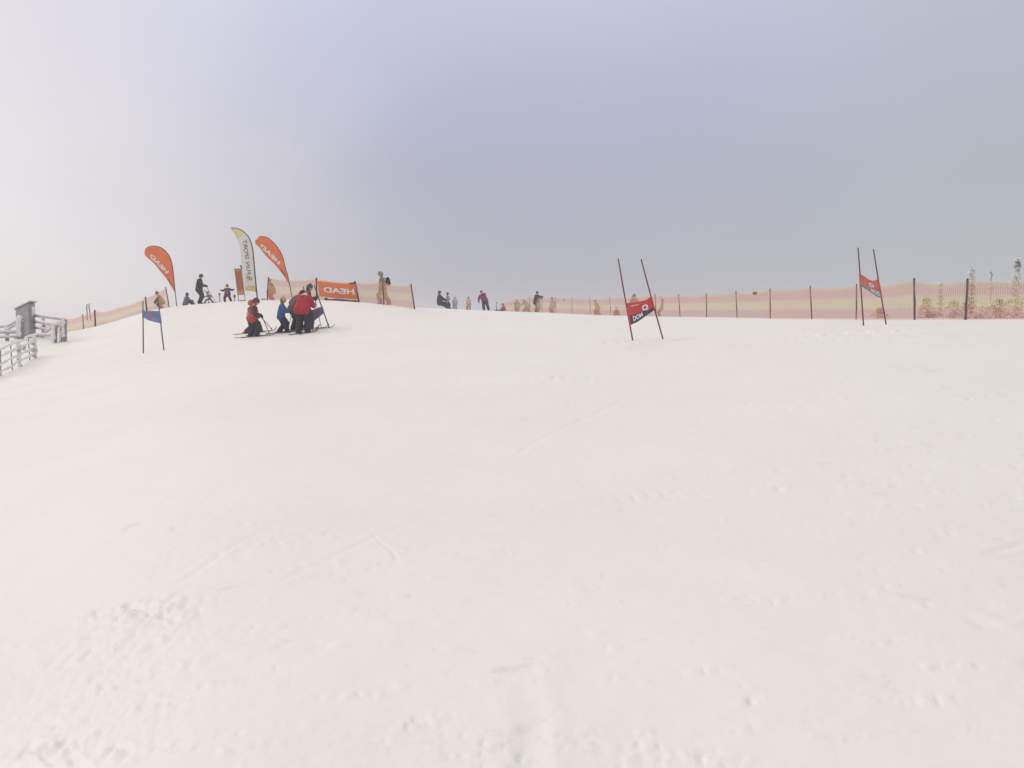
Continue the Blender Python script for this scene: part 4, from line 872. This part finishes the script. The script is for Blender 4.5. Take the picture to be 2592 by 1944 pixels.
person(1399, 84.5, 1.4, 120, 'child in pale grey with dark red helmet behind the net beside the black jacket', ('faded_pale_jacket', (.30,.29,.28)), ('faded_violet_trousers', (.26,.22,.26)), hip=(0, 0, .46), lean=8, feet=((-.12, 0), (.12, 0)), kid=True, hat='helmet', hatcol=(.28,.03,.06), fat=1.7, group=G3)
person(1513, 75.5, 1.28, 105, 'leaning child in olive jacket behind the net between two posts', ('ochre_jacket', (.23,.20,.12)), ('brick_trousers', (.26,.11,.10)), hip=(0, 0, .46), lean=25, feet=((-.12, -.1), (.12, .05)), hands=((-.2, .1, .4), (.2, -.1, .4)), kid=True, hat='helmet', hatcol=(.35,.2,.25), fat=1.6, group=G3)
person(1560, 71, 1.0, 180, 'tiny child sitting on the snow behind the net left of the red gate panel', ('brick_jacket', (.26,.10,.10)), ('brick_trousers', (.26,.11,.10)), hip=(0, 0, .13), lean=5, feet=((-.25, .3), (.25, .3)), hands=((-.2, .2, .2), (.2, .2, .2)), kid=True, hat='helmet', hatcol=(.30,.27,.25), fat=1.25, group=G3)
person(1605, 66, 1.5, 180, 'person in grey hood mostly hidden behind the bright red gate panel', GRY, GRT, hat='hood', hatcol=(.33,.24,.26), kid=True, group=G3, fat=1.2)
person(1675, 61, 1.14, 80, 'slim child leaning back behind the net, right of the bright red gate panel', ('sand_jacket', (.22,.20,.15)), ('wine_trousers', (.23,.05,.06)), hip=(0, .02, .47), lean=-10, feet=((-.06, .1), (.06, .12)), hands=((-.12, .05, .5), (.12, .1, .5)), kid=True, hat='helmet', hatcol=(.22,.19,.17), fat=1.4, group=G3)

# ------------------------------------------------------------------ frosted conifers beyond the right net
NEED = M('dark_needles', (.20,.21,.19), .8, .3, 5, 0); FROST2 = M('hoar_frost', (.93,.93,.92), .8, .04, 5, 0, translucent=.55); BARK = M('bark', (.12,.10,.09), .9, .3, 9, .4)
def conifer(u, vtop, d, wid, label, dens=1.0, seed=0, bare=.3):
    rnd = random.Random(seed); b = gp(u, d); top = pw(u, vtop, d).z; Ht = top-b.z; t = thing('conifer', b, label, 'tree', 'frosted conifers beyond the net')
    mb = MB(); pts = [Vector((0, 0, -.3))]+[Vector((rnd.uniform(-.05, .05), rnd.uniform(-.05, .05), Ht*k/6)) for k in range(1, 7)]
    for i, (a, c) in enumerate(zip(pts, pts[1:])): mb.tube(a, c, .14*(1-i/6.5), .14*(1-(i+1)/6.5)+.006, 8)
    tr = mb.build('trunk', BARK, t)
    mb = MB(); z = Ht*.12
    while z < Ht*.99:
        fz = z/Ht; rad = wid*1.25*(1-fz)**.75*rnd.uniform(.65, 1.1)+.06; n = max(3, int(9*dens*(1-fz*.4))); ph = rnd.uniform(0, 6)
        for i in range(n):
            if rnd.random() < .12: continue
            a = ph+2*math.pi*i/n+rnd.uniform(-.3, .3); L_ = rad*rnd.uniform(.6, 1.15); dr = Vector((math.cos(a), math.sin(a), -.35)); m = max(3, int(L_/.11))
            tip = None
            for k in range(m):
                s = (k+.5)/m; c = Vector((0, 0, z))+dr*L_*s+Vector((0, 0, -.12*s*s*L_)); w_ = .07+.13*(1-s); 
                for q2 in range(2):
                    p = c+Vector((rnd.uniform(-1, 1)*w_, rnd.uniform(-1, 1)*w_, rnd.uniform(-.5, .6)*w_)); e = rnd.uniform(.09, .17)
                    ax = Vector((rnd.uniform(-1, 1), rnd.uniform(-1, 1), rnd.uniform(-.5, .5))).normalized(); ay = ax.cross(Vector((rnd.uniform(-.4, .4), rnd.uniform(-.4, .4), 1))).normalized()
                    mi = 0 if (q2 == 0 and vn(np.array([p.x*1.6+seed]), np.array([p.z*2.2+p.y]), seed)[0] > .32-bare) else 1
                    az = ax.cross(ay)
                    mb.add([p+ax*e*1.5, p+ay*e*.7, p-ax*e, p-ay*e*.7, p+az*e*.35], [(0, 1, 4), (1, 2, 4), (2, 3, 4), (3, 0, 4), (3, 2, 1, 0)], mi)
        z += rnd.uniform(.16, .3)
    mb.build('crown', [NEED, FROST2], t, smooth=False)
TR = [(2457,676,76,1.0,'frosted conifer with a dark branch, standing behind the last but one net post',1.0,.16),
 (2570,652,74,1.1,'tallest frosted conifer, near the right photo edge',1.1,.18),
 (2506,685,112,.9,'faint thin frosted conifer far off between the two clear ones',.7,.02),
 (2379,711,82,.9,'small frosted conifer tip just showing above the net, left of the others',.9,.12),
 (2225,776,62,1.5,'low frosted conifer seen through the net behind the faded red gate',1.3,.10),
 (2345,752,64,2.0,'frosted conifer seen through the net, left of the small showing tip',1.4,.12),
 (2415,756,62,1.9,'low frosted conifer seen through the net between two posts',1.4,.12),
 (2530,752,60,2.1,'low frosted conifer seen through the net, left of the tallest tree',1.4,.12),
 (2485,768,58,1.8,'lowest frosted conifer seen through the net below the faint thin one',1.4,.12),
 (2640,740,62,2.0,'frosted conifer just outside the right photo edge',1.2,.12)]
for i, (u, v, d, wd_, lab, dn_, br) in enumerate(TR): conifer(u, v, d, wd_, lab, dn_, 40+i, br)

# ------------------------------------------------------------------ thin winter haze over the hilltop
hz_lo, hz_hi = float(GZ.min())-1.0, max(7.2, max((o.matrix_world.translation.z for o in bpy.data.objects if o.get('category')), default=5)+1)
mb = MB(); HB = 445
mb.add([(x, y, z) for z in (hz_lo, hz_hi) for x, y in ((-HB, -HB), (HB, -HB), (HB, HB), (-HB, HB))], [(3, 2, 1, 0), (4, 5, 6, 7), (0, 1, 5, 4), (1, 2, 6, 5), (2, 3, 7, 6), (3, 0, 4, 7)])
hm_ = bpy.data.materials.new('haze'); hm_.use_nodes = True; hm_.node_tree.nodes.clear()
ho_ = hm_.node_tree.nodes.new('ShaderNodeOutputMaterial'); hv = hm_.node_tree.nodes.new('ShaderNodeVolumePrincipled')
hv.inputs['Color'].default_value = (.93, .92, .96, 1); hv.inputs['Density'].default_value = .0013; hv.inputs['Anisotropy'].default_value = .2
hm_.node_tree.links.new(hv.outputs[0], ho_.inputs['Volume'])
hz = mb.build('haze', hm_, None, smooth=False); hz['kind'] = 'stuff'
SC.cycles.volume_bounces = 1
